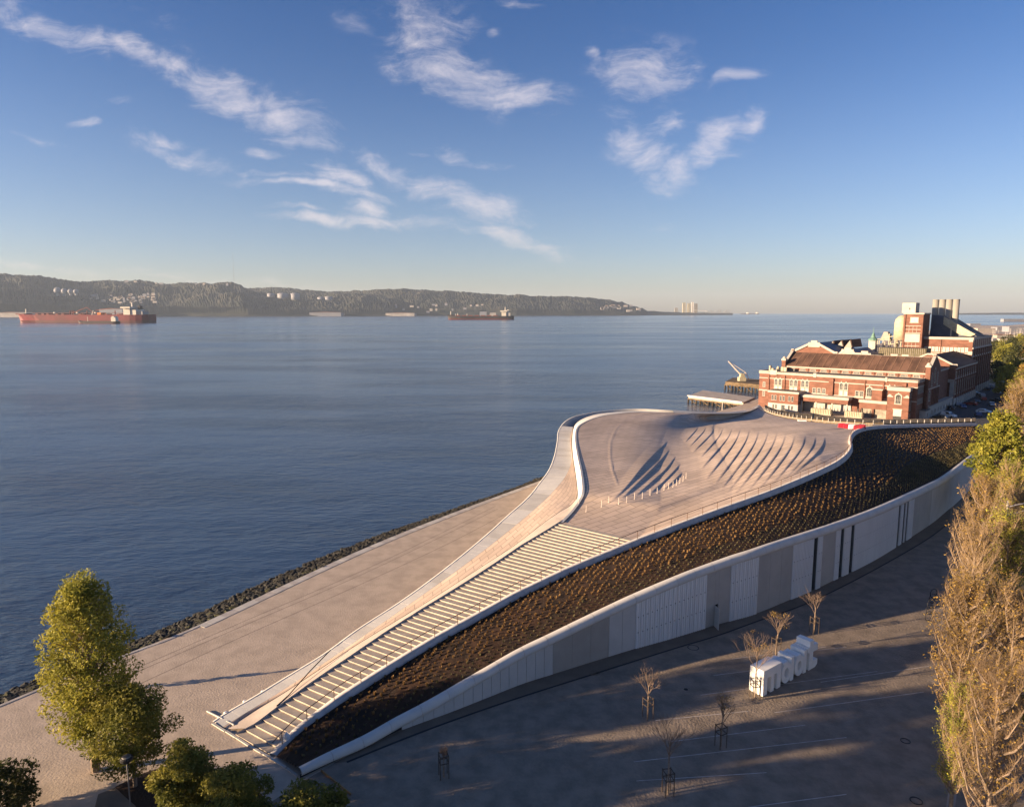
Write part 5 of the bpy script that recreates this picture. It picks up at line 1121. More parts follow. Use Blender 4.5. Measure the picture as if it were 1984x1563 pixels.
# ------------------------------------------------------------------ trees
M['bark'] = mat('pale_bark', (.20, .15, .11), .9, .3, 2, bump=.4, bscale=12); M['bark2'] = mat('dark_bark', (.07, .05, .035), .9, .3, 2, bump=.4)
def leafmat(name, c1, c2, bl=.35, sc=.45): return mat(name, c1, .65, .2, sc, col2=c2, backl=bl, detail=6, spec=.2)
M['leaf_lime'] = leafmat('yellow_green_leaves', (.13, .15, .025), (.42, .37, .06))
M['leaf_olive'] = leafmat('olive_leaves', (.085, .10, .02), (.27, .24, .045))
M['leaf_dark'] = leafmat('dark_leaves', (.03, .042, .014), (.09, .09, .03))
M['leaf_bright'] = leafmat('bright_autumn_green_leaves', (.12, .14, .02), (.30, .27, .04))
M['leaf_gold'] = leafmat('golden_leaves', (.20, .135, .035), (.38, .24, .06))
M['twig'] = mat('orange_twigs', (.31, .215, .125), .85, .25, .5, backl=.15); M['twig_g'] = mat('grey_twigs', (.19, .135, .10), .85, .25, .5, backl=.1)
def leaves(mb, cs, n, size, spread, rnd, flat=.6):
    """n small crossed leaf faces gathered around the clump centres"""
    k = len(cs)
    for i in range(n):
        c = cs[rnd.randrange(k)]; r_ = c[3]*spread
        while True:
            a = (rnd.uniform(-1, 1), rnd.uniform(-1, 1), rnd.uniform(-1, 1)); q = a[0]**2+a[1]**2+a[2]**2
            if q < 1 and q > .12: break
        x, y, z = c[0]+a[0]*r_, c[1]+a[1]*r_, c[2]+a[2]*r_*flat*1.3
        s = size*rnd.uniform(.6, 1.3); d1 = (rnd.gauss(0, 1), rnd.gauss(0, 1), rnd.gauss(0, .8)); l = math.sqrt(sum(t*t for t in d1))+1e-6; d1 = [t/l*s for t in d1]
        d2 = (rnd.gauss(0, 1), rnd.gauss(0, 1), rnd.gauss(0, .8)); l = math.sqrt(sum(t*t for t in d2))+1e-6; d2 = [t/l*s*.6 for t in d2]
        b = len(mb.v); mb.v += [(x-d1[0], y-d1[1], z-d1[2]), (x+d2[0], y+d2[1], z+d2[2]), (x+d1[0], y+d1[1], z+d1[2]), (x-d2[0], y-d2[1], z-d2[2])]; mb.f.append((b, b+1, b+2, b+3))
def twig(mb, a, b, r, ends=True):
    ax, ay, az = a; bx, by, bz = b; k = len(mb.v)
    mb.v += [(ax-r, ay, az), (ax+r*.5, ay+r*.87, az), (ax+r*.5, ay-r*.87, az), (bx, by, bz)]; mb.f += [(k, k+1, k+3), (k+1, k+2, k+3), (k+2, k, k+3)]
def broad_tree(name, label, base, H, Rad, trunk_h, leafm, seed, nleaf=9000, lsize=.22, shape='round', bark='bark', group=None, clumps=None, rnd_top=1.0, cat='tree'):
    rnd = random.Random(seed); t = thing(name, label, cat, base, 0, group); tr = MB(); cs = []
    tr.tube([(0, 0, -.3), (rnd.uniform(-.1, .1), 0, trunk_h), (rnd.uniform(-.3, .3), rnd.uniform(-.3, .3), H*.72), (0, 0, H*.92)], [H*.022, H*.017, H*.009, .02], 8)
    nc = clumps or 46
    for i in range(nc):
        f = (i+.5)/nc; z = trunk_h*.75+(H-trunk_h*.75)*f
        if shape == 'poplar': prof_ = math.sin(math.pi*min(1, .12+f*.84))**.62*(1 if f < .55 else 1-.28*(f-.55)/.45)
        elif shape == 'column': prof_ = min(1, f*5)**.5*(1-f)**.45
        else: prof_ = math.sin(math.pi*(.14+f*.82))**.7
        a = i*2.4+rnd.uniform(-.5, .5); rr = Rad*prof_*rnd.uniform(.35, .92); c = (rr*math.cos(a), rr*math.sin(a), z+rnd.uniform(-.4, .4), Rad*(.30 if nc > 30 else .4)*rnd.uniform(.7, 1.25))
        cs.append(c); z0 = max(trunk_h*.8, z-rr*1.1); tr.tube([(0, 0, z0), (c[0]*.5, c[1]*.5, (z0+z)/2+.15*rr), (c[0], c[1], c[2])], [H*.007, H*.004, .015], 4, cap=False)
    tr.build('trunk', M[bark], t); cr = MB(); leaves(cr, cs, nleaf, lsize, 1.0, rnd); cr.build('crown', M[leafm], t); return t
# left group
broad_tree('poplar_tree', 'tallest yellow green tree standing on the left promenade in front of the river', P(186, 1492), 15.2, 3.25, 4.6, 'leaf_lime', 3, 34000, .115, 'poplar', clumps=130)
broad_tree('round_tree', 'round olive green tree in front of the tall yellow green one', P(262, 1522), 7.6, 3.1, 2.8, 'leaf_olive', 5, 22000, .11, clumps=70)
broad_tree('dark_tree', 'dark low tree right of the round one beside the stair foot', P(362, 1580), 4.9, 2.4, 1.4, 'leaf_olive', 9, 15000, .11, clumps=44, bark='bark2')
broad_tree('broad_shrub', 'wide lit shrub at the bottom edge below the stair foot', P(452, 1616), 4.3, 3.0, .7, 'leaf_olive', 12, 16000, .11, clumps=50, cat='shrub')
broad_tree('broad_shrub', 'shrub at the bottom edge right of the widest one', P(590, 1636), 3.5, 3.0, .5, 'leaf_olive', 14, 9000, .13, clumps=40, cat='shrub')
broad_tree('broad_shrub', 'small dark shrub in the lower left corner of the picture', P(0, 1590), 3.6, 2.6, .6, 'leaf_dark', 15, 8000, .13, clumps=34, cat='shrub')
broad_tree('broad_shrub', 'small shrub at the bottom edge nearest the rusty edge strip', P(650, 1600), 2.5, 1.0, .4, 'leaf_olive', 17, 3000, .12, clumps=20, cat='shrub')
broad_tree('shadow_sapling', 'slim dark sapling added behind the tall yellow green tree for its long shadow', (-36.2, 59.6, 0), 2.5, .5, .3, 'leaf_dark', 19, 1600, .07, 'column', clumps=40)  # hidden sapling added to cast the slim shadow on the promenade
# unseen trees left of the view, placed and sized to shade the museum foot
for i, (x, y, h, r_) in enumerate(((-53, 31, 10, 3.6), (-61, 24, 12, 4.5), (-46, 27.5, 17, 5), (-40, 20, 17, 5), (-52, 17, 16, 5), (-38, 14, 9, 4), (-53, 12, 11, 4.5), (-28, 14, 8, 4.0))):
    broad_tree('park_tree', 'unseen green tree placed left of the camera to shade the plaza', (x, y, 0), h, r_, 1.4, 'leaf_olive', 40+i, 3800, .34, clumps=34, group='unseen shade trees')
for i, (x, y) in enumerate(((-54, 33), (-49, 28))):  # high crowned pines out of view, added to block sun from the plaza
    broad_tree('shade_pine', 'unseen tall high crowned pine added left of the camera to shade the plaza', (x, y, 0), 19, 4.4, 14, 'leaf_dark', 80+i, 5200, .34, clumps=40, group='unseen shade pines')
# right row: tall bare poplars with a few golden leaves
def bare_poplar(seed, H, Rad, ntw=2600, leafy=.25, leafm='leaf_gold', twm='twig'):
    rnd = random.Random(seed); tr = MB(); tw = MB(); cs = []
    tr.tube([(0, 0, -.3), (.05, 0, H*.3), (rnd.uniform(-.2, .2), rnd.uniform(-.2, .2), H*.65), (0, 0, H*.95)], [H*.018, H*.014, H*.008, .02], 8)
    nb = 46
    for i in range(nb):
        f = .10+.84*i/nb; z0 = H*f; a = i*2.4+rnd.uniform(-.4, .4); L = Rad*1.15*(1-f)**.38*rnd.uniform(.6, 1.1)*min(1, .45+f*3); up = L*rnd.uniform(1.2, 2.0)
        e = (L*math.cos(a), L*math.sin(a), min(H*1.0, z0+up)); m_ = (e[0]*.6, e[1]*.6, z0+(e[2]-z0)*.4)
        tr.tube([(0, 0, z0), m_, e], [H*.0075, H*.005, .02], 5, cap=False)
        for k in range(int(ntw/nb)):
            g = rnd.uniform(.12, 1.0); p = ((m_[0]*g*2, m_[1]*g*2, z0+(m_[2]-z0)*g*2) if g < .5 else (m_[0]+(e[0]-m_[0])*(g-.5)*2, m_[1]+(e[1]-m_[1])*(g-.5)*2, m_[2]+(e[2]-m_[2])*(g-.5)*2))
            l = rnd.uniform(.6, 2.1)*(H/14); b_ = rnd.uniform(0, 6.28); s_ = rnd.uniform(.08, .5); q = (p[0]+l*s_*math.cos(b_), p[1]+l*s_*math.sin(b_), p[2]+l*rnd.uniform(.35, 1.0)); twig(tw, p, q, .02)
            for _ in range(2): h_ = rnd.uniform(.3, .9); o = (p[0]+(q[0]-p[0])*h_, p[1]+(q[1]-p[1])*h_, p[2]+(q[2]-p[2])*h_); b2 = rnd.uniform(0, 6.28); twig(tw, o, (o[0]+.4*math.cos(b2), o[1]+.4*math.sin(b2), o[2]+rnd.uniform(.05, .5)), .014)
            if rnd.random() < .25: cs.append((q[0], q[1], q[2], .55))
    lf = MB(); leaves(lf, cs, int(ntw*leafy*4), .10, 1.0, rnd)
    return tr.mesh('trunk', M['bark']), tw.mesh('branches', M[twm]), lf.mesh('leaves', M[leafm])
bp_protos = [bare_poplar(21, 14, 2.7, 2500, .5), bare_poplar(22, 14, 2.9, 2500, .25), bare_poplar(23, 14, 2.5, 2300, 1.3, 'leaf_lime')]
def put_poplar(label, px, py, H, pr, rz, wide=1.0):
    b = P(px, py) if not isinstance(px, np.ndarray) else px; t = thing('bare_poplar', label, 'tree', b, rz, 'row of bare poplars'); s = H/14; t.scale = (s*wide, s*wide, s)
    for nm, me in zip(('trunk', 'branches', 'leaves'), bp_protos[pr]): link_data(nm, me, t)
for (lb, x, y, H, pr, rz, wd) in (
    ('nearest bare poplar at the lower right edge, its pale trunks showing', 1905, 1640, 12.4, 1, .4, 1.0),
    ('golden leaved poplar low at the right leaning over the dark plaza', 1842, 1565, 9.0, 2, 1.9, .9),
    ('second bare poplar of the right row, orange twigs', 1850, 1430, 13.4, 0, 3.0, 1.0),
    ('bare poplar behind the second one at the right edge', 1945, 1445, 13.2, 1, 1.1, 1.1),
    ('bare poplar in the middle of the right row beside the black hoops', 1870, 1290, 14.0, 1, 4.2, 1.0),
    ('leafier poplar in the middle of the right row', 1935, 1265, 14.4, 2, 5.2, 1.1),
    ('bare poplar reaching across the far end of the pale wall', 1890, 1165, 15.0, 0, 2.2, 1.0),
    ('bare poplar at the right edge behind the lamp post', 1968, 1150, 13.0, 1, .9, 1.1),
    ('slender bare poplar just in front of the bright green tree', 1948, 1075, 13.2, 2, 3.9, 1.0)): put_poplar(lb, x, y, H, pr, rz, wd)
for i, (x, y) in enumerate(((78, 62), (92, 84), (108, 108), (124, 132), (141, 158), (160, 186))): put_poplar('bare poplar on the far side of the road', np.array([x+14.0, y, 0.0]), 0, 13+i % 3, i % 3, i*1.3, 1.1)
broad_tree('bright_tree', 'bright yellow green tree at the far end of the planted bed', P(1925, 1010), 17.8, 5.0, 3.5, 'leaf_bright', 31, 15000, .26, 'poplar', clumps=80)
broad_tree('green_tree', 'green tree half hidden at the lower right edge', P(2010, 1440), 8.5, 2.8, 2, 'leaf_lime', 33, 6000, .2, clumps=34)
# further row along the road, and the park
put_poplar('grey brown bare tree above the bright green one', 1965, 905, 17, 0, 1.0, 1.5)
put_poplar('bare tree at the right edge above the white lamp', 1990, 880, 18, 1, 2.0, 1.5)
put_poplar('far bare tree of the road row beside the parked cars', 1975, 835, 17, 2, 2.6, 1.5)
rp_ = random.Random(11)
park = [(1946,768,13,6,'leaf_lime'),(1968,762,14,6,'leaf_olive'),(1985,775,15,6,'leaf_gold'),(1930,742,10,7,'leaf_dark'),(1955,735,12,7,'leaf_dark'),(1935,712,11,8,'leaf_olive'),(1948,704,13,8,'leaf_lime'),(1970,706,13,8,'leaf_dark'),(1990,700,12,8,'leaf_gold'),(1928,700,9,7,'leaf_dark'),(1940,690,12,9,'leaf_olive'),(1962,687,13,9,'leaf_dark'),(1980,684,13,9,'leaf_olive'),(1925,683,10,8,'leaf_dark'),(1950,676,12,9,'leaf_dark'),(1975,672,12,9,'leaf_lime')]
pl = ['golden tree of the park nearest the road','darker tree','bushy tree','low tree']
park_lb = ['yellow green tree nearest the car park','olive green tree behind the yellow one by the car park','golden tree at the right edge beside the car park','dark tree standing over the cream booth','dark green tree right of the booth','olive green tree by the edge of the lawn','bright yellow green tree in the middle of the park','dark tree right of the bright one','golden tree at the right edge above the lawn','dark tree touching the corner of the boiler house','olive green tree of the second park row','dark green tree in the middle of the second park row','olive green tree at the right end of the second row','dark tree of the furthest row beside the boiler house','dark green tree in the middle of the furthest row','yellow green tree at the right end of the furthest row']
for i, (x, y, h, r_, m_) in enumerate(park):
    broad_tree('park_tree', park_lb[i], P(x, y), h, r_*.8, 2, m_, 60+i, 1500, .6, clumps=22, group='trees of the far park', bark='bark2')
# ---- young staked trees on the plaza
def young(label, px, py, H, crown, rz, lf=0, bare=True, lean=0):
    b = P(px, py); t = thing('young_tree', label, 'tree', b, rz, 'young staked trees on the plaza'); rnd = random.Random(int(px)); tr = MB(); tw = MB()
    tr.tube([(0, 0, 0), (lean*.3, 0, H*.4), (lean, 0, H*.72)], [.07, .05, .02], 6); tr.build('trunk', M['bark'], t)
    if crown:
        def fork(p, d, L, r_, dep):
            q = (p[0]+d[0]*L, p[1]+d[1]*L, p[2]+d[2]*L); tw.tube([p, q], [r_, r_*.6], 4, cap=False)
            if dep == 0: return
            for _ in range(3 if dep > 1 else 4):
                g = rnd.uniform(.45, 1); s0 = (p[0]+d[0]*L*g, p[1]+d[1]*L*g, p[2]+d[2]*L*g); n = (d[0]+rnd.gauss(0, .42), d[1]+rnd.gauss(0, .42), d[2]+rnd.uniform(0, .35)); l_ = math.sqrt(sum(x*x for x in n)); fork(s0, tuple(x/l_ for x in n), L*rnd.uniform(.5, .85), r_*.55, dep-1)
        for i in range(8):
            a = i*2.4; sl_ = rnd.uniform(.25, .75)*min(1.2, crown); l_ = math.sqrt(1+sl_*sl_); z0 = H*rnd.uniform(.38, .62); fork((lean*z0/H, 0, z0), (sl_*math.cos(a)/l_, sl_*math.sin(a)/l_, 1/l_), (H-z0)*.42, .03, 3)
        tw.build('branches', M['twig_g'], t)
    if lf:
        m2 = MB(); leaves(m2, [(lean+crown*.6*math.cos(k), crown*.6*math.sin(k), H*rnd.uniform(.65, .95), .35) for k in range(9)], lf, .07, 1, rnd); m2.build('leaves', M['leaf_gold'], t)
    for sx in (-.32, .32):
        for sy in (-.32, .32): mb = MB(); mb.tube([(sx, sy, 0), (sx, sy, 1.9)], .035, 6); mb.build('stake', M['bark2'], t)
    for z in (1.25, 1.8):
        for a, b_ in (((-.32, -.32), (.32, -.32)), ((-.32, .32), (.32, .32)), ((-.32, -.32), (-.32, .32)), ((.32, -.32), (.32, .32))): mb = MB(); mb.bar((a[0], a[1], z), (b_[0], b_[1], z), .05); mb.build('cross_rail', M['bark2'], t)
young('thin leafless sapling between stakes left on the plaza', 860, 1504, 2.6, .4, .3)
young('round bushy bare sapling in the middle of the plaza', 1255, 1390, 4.9, .95, .5)
young('largest bare sapling with upright twigs at the bottom of the plaza', 1294, 1538, 6.4, 1.15, .2)
young('sapling with a few golden leaves leaning right of the bare one', 1396, 1446, 4.8, .7, .4, 120, lean=.25)
young('tall sapling standing right against the first white letter', 1462, 1352, 6.6, 1.1, .1, 160, lean=.1)
young('leaning sapling behind the white letters', 1503, 1268, 4.8, 1.2, .5, 200, lean=.35)
young('dark sapling near the foot of the pale wall', 1577, 1226, 5.2, .8, .2)
# ------------------------------------------------------------------ objects on the plaza
M['lettw'] = mat('white_letter_paint', (.80, .775, .72), .55, .05, .8)
# giant letters m a a t: base line from (1478,1350) to (1585,1290)
la, lb = P(1478, 1349), P(1583, 1289); ldir = (lb-la)/np.linalg.norm(lb-la); LRZ = math.atan2(ldir[1], ldir[0]); LL = float(np.linalg.norm(lb-la)); LH = 2.45; DEP = 1.45
def letter_obj(ch, label, x0, w_, parts, crest=None):
    p = la+ldir*x0; t = thing('giant_letter', label, 'letter', p, LRZ, 'giant white letters')
    for nm, fn in parts: mb = MB(); fn(mb); mb.build(nm, M['lettw'], t)
    return t
u = LL/4.45   # unit advance
mw, aw, tw_ = u*1.35, u*1.0, u*.8
y0_, y1_ = 0.0, DEP
def m_parts(w_):
    s = w_*.22; return [('top_bar', lambda mb: mb.box(0, w_, y0_, y1_, LH*.66, LH)), ('left_stem', lambda mb: mb.box(0, s, y0_, y1_, 0, LH*.66)), ('middle_stem', lambda mb: mb.box(w_*.44, w_*.44+s*.8, y0_, y1_, 0, LH*.66)), ('right_stem', lambda mb: mb.box(w_-s, w_, y0_, y1_, 0, LH*.66))]
def a_parts(w_):
    def ring(mb):
        n = 20; ro, ri = LH*.42, LH*.17; cx_, cz_ = w_*.42, LH*.44; sx = w_*.42/ro
        for k in range(n):
            a0, a1 = 2*math.pi*k/n, 2*math.pi*(k+1)/n; pts = [(cx_+ri*sx*math.cos(a0), cz_+ri*1.15*math.sin(a0)), (cx_+ro*sx*math.cos(a0), cz_+ro*math.sin(a0)), (cx_+ro*sx*math.cos(a1), cz_+ro*math.sin(a1)), (cx_+ri*sx*math.cos(a1), cz_+ri*1.15*math.sin(a1))]
            mb.prism(pts, 'y', y0_, y1_)
        mb.box(w_*.12, w_*.5, y0_+.02, y1_-.02, LH*.80, LH*.9)
    return [('bowl', ring), ('stem', lambda mb: mb.box(w_*.76, w_*.99, y0_-.01, y1_+.01, 0, LH*.97))]
def t_parts(w_):
    return [('stem', lambda mb: mb.box(w_*.1, w_*.5, y0_, y1_, 0, LH*1.22)), ('cross_bar', lambda mb: mb.box(w_*.5, w_*.98, y0_, y1_, LH*.72, LH*1.0)), ('foot', lambda mb: mb.prism([(w_*.5, 0), (w_*.8, 0), (w_*1.02, LH*.1), (w_*1.02, LH*.32), (w_*.5, LH*.32)], 'y', y0_, y1_)), ('bar_stub', lambda mb: mb.box(-w_*.12, w_*.1, y0_, y1_, LH*.76, LH*.98))]
letter_obj('m', 'white giant letter m, first and lowest left of the four block letters', 0, mw, m_parts(mw))
letter_obj('a', 'white giant letter a directly right of the letter m', mw+u*.05, aw, a_parts(aw)); letter_obj('a', 'white giant letter a just before the letter t', mw+aw+u*.12, aw, a_parts(aw)); letter_obj('t', 'white giant letter t, last and furthest of the block letters', mw+aw*2+u*.28, tw_, t_parts(tw_))
# manholes, hoops, hydrant-like dot
def disc(name, label, cat, px, py, r_, m, ring=False, group=None, z=.012):
    t = thing(name, label, cat, P(px, py), 0, group); mb = MB()
    if ring: mb.lathe([(r_, 0), (r_, z), (r_*.86, z), (r_*.86, 0)], 24)
    else: mb.lathe([(r_, 0), (r_*.98, z)], 24)
    mb.build('rim' if ring else 'cover', m, t); return t
disc('manhole_cover', 'dark round manhole cover left on the plaza below the dim wall panel', 'manhole', 1152, 1303, .55, M['apron']); disc('manhole_cover', 'dark manhole cover in the plaza below the open door', 'manhole', 1343, 1254, .6, M['drain'], True)
disc('manhole_cover', 'small dark spot cover in the middle of the plaza', 'manhole', 1329, 1335, .2, M['drain']); disc('ring_seat', 'black steel hoop lying at the right of the plaza', 'hoop', 1754, 1435, .38, M['dark'], True, z=.05); disc('ring_seat', 'black steel hoop near the bottom right corner', 'hoop', 1775, 1551, .42, M['dark'], True, z=.05)
for i, (x, y) in enumerate(((1798,1197),(1800,1184),(1803,1173),(1806,1162),(1808,1152))):
    t = thing('bike_hoop', ['nearest', 'second', 'third', 'fourth', 'furthest'][i]+' of the upright black bicycle hoops by the poplars', 'bike rack', P(x, y+6), R(20), 'bicycle hoops'); mb = MB(); mb.tube([(.55*math.cos(a), 0, .62+.55*math.sin(a)) for a in [2*math.pi*k/18 for k in range(19)]], .045, 6, cap=False); mb.build('hoop', M['dark'], t); mb = MB(); mb.box(-.08, .08, -.08, .08, 0, .08); mb.build('foot', M['dark'], t)
# bollards on the roof by the pit
def roof_z(px, py):
    i = int(np.argmin(np.hypot(CX2[..., 0]-px, CX2[..., 1]-py))); return S.reshape(-1, 3)[i]
M['post_w'] = mat('pale_post', (.7, .6, .5), .6, .05)
for i, (x, y) in enumerate(((1121,976),(1135,991),(1166,982),(1180,975),(1198,976),(1214,974),(1229,967),(1245,965),(1259,958),(1274,956),(1286,949),(1296,946),(1304,943),(1311,939),(1317,935),(1323,931),(1329,925))):
    p = roof_z(x, y); t = thing('thin_post', 'thin pale post in the line marking the pit on the museum roof', 'post', p, 0, 'thin posts along the roof pit'); mb = MB(); mb.tube([(0, 0, -.1), (0, 0, .9)], .032, 6); mb.build('rod', M['post_w'], t); mb = MB(); mb.lathe([(.12, -.02), (.12, .03)], 8); mb.build('base', M['post_w'], t)
# barriers and things near the back of the roof
M['redp'] = mat('red_plastic', (.42, .03, .05), .4, .1); M['whitep'] = mat('white_plastic', (.7, .7, .7), .4, .1)
for i, (x, y, c) in enumerate(((1631,827,'redp'),(1641,828.5,'redp'),(1651,829.5,'whitep'),(1661,831,'redp'),(1670,832,'redp'))):
    p = roof_z(x, y+1); nm = ['leftmost red', 'second red', 'single white', 'fourth red', 'rightmost red'][i]; t = thing('water_barrier', nm+' plastic barrier block across the roof path', 'barrier', p, R(-8), 'plastic barriers'); mb = MB(); mb.prism([(-.35, 0), (.35, 0), (.14, .9), (-.14, .9)], 'x', -.75, .75); mb.build('block', M[c], t); mb = MB(); mb.box(-.5, .5, -.16, .16, .9, .98); mb.build('top_rib', M[c], t)
p = roof_z(1554, 816); t = thing('rooflight_hatch', 'small pale hatch lying on the roof paving near the border hedge', 'hatch', p, R(-10)); mb = MB(); mb.box(-1, 1, -.6, .6, 0, .25); mb.build('lid', M['whitep'], t); mb = MB(); mb.box(-.8, .8, -.45, .45, .25, .3); mb.build('panel', M['post_w'], t)
# bench-like white bars at the stair foot
t = thing('low_white_bar', 'longer thin white bar lying across the foot of the ramp', 'bar', P(418, 1386), 0); a_, b_ = P(401, 1378)-P(418, 1386), P(431, 1393)-P(418, 1386); mb = MB(); mb.bar(tuple(a_+[0, 0, .06]), tuple(b_+[0, 0, .06]), .09, .10); mb.build('beam', M['white_conc'], t)
t = thing('low_white_bar', 'shorter thin white bar crossing the ramp foot', 'bar', P(446, 1401), 0); a_, b_ = P(439, 1397.5)-P(446, 1401), P(453, 1405)-P(446, 1401); mb = MB(); mb.bar(tuple(a_+[0, 0, .07]), tuple(b_+[0, 0, .07]), .09, .10); mb.build('beam', M['white_conc'], t)
for i, (x, y) in enumerate(((437, 1381), (474, 1359), (509, 1340))):
    t = thing('ground_light', ['nearest', 'middle', 'furthest'][i]+' small round ground light beside the ramp foot', 'light', P(x, y), 0, 'ground lights'); mb = MB(); mb.lathe([(.16, 0), (.16, .1), (.1, .16)], 12); mb.build('dome', M['whitep'], t)
# foot kerb of the stairs and bed
for i, (a, b) in enumerate((((412, 1402), (436, 1416)), ((438, 1417), (457, 1428)), ((458, 1429), (482, 1444)), ((484, 1446), (523, 1467)), ((525, 1470), (554, 1487)), ((556, 1489), (576, 1503)))):
    pa_, pb_ = P(*a), P(*b); m_ = (pa_+pb_)/2; t = thing('foot_kerb', ['first', 'second', 'third', 'fourth', 'fifth', 'sixth'][i]+' length from the left of the pale kerb at the stair foot', 'kerb', m_, 0, 'kerb lengths at the stair foot'); mb = MB(); mb.bar(tuple(pa_-m_+[0, 0, .07]), tuple(pb_-m_+[0, 0, .03]), .2, .08); mb.build('stone', M['white_conc2'], t)
pz = roof_z(1086, 1013)
t = thing('cloth_bundle', 'small white cloth bundle lit by the sun beside the lower handrail', 'bundle', P(555, 1424, .7)); mb = MB(); rr = random.Random(3)
mb.lathe([(.22, -.6), (.30, -.3), (.26, 0), (.12, .2), (.03, .32)], 9); mb.build('bundle', M['lettw'], t); 
# lamp with round head at lower left
M['lampgrey'] = mat('lamp_grey', (.20, .19, .18), .5, .1)
t = thing('round_lamp', 'park lamp with dark flat round head at the lower left', 'street lamp', P(253, 1566)); mb = MB(); mb.tube([(0, 0, 0), (0, 0, 3.6)], .05, 8); mb.build('pole', M['lampgrey'], t); mb = MB(); mb.lathe([(.12, 3.5), (.42, 3.75), (.42, 3.95), (.36, 4.0)], 16); mb.build('head', M['dark'], t); mb = MB(); mb.lathe([(.3, 4.0), (.28, 4.06)], 16); mb.build('lens', M['lampgrey'], t)
# long rusty strip at the bed foot
t = thing('rusty_edge', 'thin rusty steel edge running from the coping foot to the bottom of the picture', 'edging', P(640, 1515)); a_, b_ = P(622, 1494)-P(640, 1515), P(680, 1540)-P(640, 1515); mb = MB(); mb.bar(tuple(a_+[0, 0, .1]), tuple((a_+b_)/2+[0, 0, .1]), .05, .2); mb.bar(tuple((a_+b_)/2+[0, 0, .1]), tuple(b_+[0, 0, .1]), .05, .2); mb.build('edge', mat('brass_edge', (.35, .20, .08), .5, .2), t)
# no mast stands here; the thin ramp shadow is a dark tube
# street lamps by the road
M['lampw'] = mat('galvanised_pole', (.50, .46, .42), .5, .08, 1)
def street_lamp(label, px, py, dist, H, arm=2.6):
    p = PD(px, py, dist); p[2] = 0; t = thing('street_lamp', label, 'street lamp', p, 0, 'double arm lamps along the road'); s = MB(); s.tube([(0, 0, 0), (0, 0, H)], [.16, .11], 8); s.build('pole', M['lampw'], t)
    for z in (H-.9, H-1.9): mb = MB(); mb.tube([(0, 0, z), (arm*.5, 0, z+.35), (arm, 0, z+.55+(.25 if z < H-1 else 0))], [.07, .06, .05], 6); mb.build('arm', M['lampw'], t)
    mb = MB(); mb.bar((arm-.1, 0, H-.4), (arm+.8, 0, H-.25), .3, .14); mb.build('lantern', M['lampw'], t)
    mb = MB(); mb.lathe([(.25, 0), (.25, .25)], 8); mb.build('base', M['lampw'], t)
def lamp_from_top(label, px, ytop, H):
    d = ray(px, ytop); t_ = (H-CAMH)/d[2]; p = np.array([0, 0, CAMH])+d*t_; street_lamp(label, px, ytop, p[1], H)
lamp_from_top('nearest pale street lamp standing among the bare poplars', 1953, 968, 13.0)
lamp_from_top('pale street lamp beside the bright green tree', 1959, 872, 12.5)
lamp_from_top('pale street lamp above the bright green tree', 1969, 821, 12.0)
lamp_from_top('furthest street lamp at the right picture edge', 1982, 778, 12.0)
# ---- road, car park, lawns
M['asphalt'] = mat('asphalt', (.055, .055, .06), .9, .15, .4, bump=.2); M['lawn'] = mat('lawn', (.06, .09, .02), .95, .3, .1, bump=.4, bscale=3); M['path'] = mat('pale_path', (.34, .28, .23), .9, .1, .2)
def flat(name, label, pts, m, z, kind='structure'):
    q = [P(a, b) for a, b in pts]; bm = bmesh.new(); f = bm.faces.new([bm.verts.new((p[0], p[1], z)) for p in q]); bmesh.ops.triangulate(bm, faces=[f])
    for f in bm.faces:
        f.normal_update()
        if f.normal.z < 0: f.normal_flip()
    me = bpy.data.meshes.new(name); bm.to_mesh(me); bm.free(); me.materials.append(m); o = link_data(name, me); tag(o, label, kind=kind); return o
flat('road', 'grey road along the poplar row', [(2080, 1563), (2100, 1300), (1995, 1000), (1960, 840), (1972, 765), (2010, 720), (2400, 720), (2900, 1563)], M['asphalt'], .006)
flat('car_park', 'dark car park beside the brick station', [(1770, 822), (1808, 795), (1850, 790), (1915, 746), (1955, 745), (1965, 790), (1955, 842), (1880, 845), (1800, 835)], M['asphalt'], .010)
flat('lawn', 'green lawn of the park', [(1925, 726), (1922, 700), (1990, 700), (2100, 712), (2100, 735), (1990, 733)], M['lawn'], .006)
flat('lawn', 'dark green lawn further back', [(1925, 690), (1930, 672), (2080, 672), (2080, 690)], M['lawn'], .006)
flat('footpath', 'pale footpath crossing the park', [(1920, 733), (1925, 727), (1990, 734), (2100, 737), (2100, 744), (1990, 741)], M['path'], .010)
flat('pavement', 'pale pavement strip between the poplars', [(1822, 1640), (1862, 1360), (1905, 1180), (1925, 1060), (1932, 1060), (1914, 1180), (1874, 1360), (1842, 1640)], M['path'], .012)
# planted beds bottom left
flat('footpath', 'grey paved path corner at the lower left', [(170, 1620), (190, 1538), (222, 1525), (262, 1560), (290, 1620)], M['apron'], .010)
flat('tree_bed', 'dark earth bed under the left trees', [(222, 1524), (268, 1500), (330, 1480), (420, 1490), (500, 1530), (560, 1600), (640, 1700), (330, 1700), (262, 1562)], M['soil'], .008)
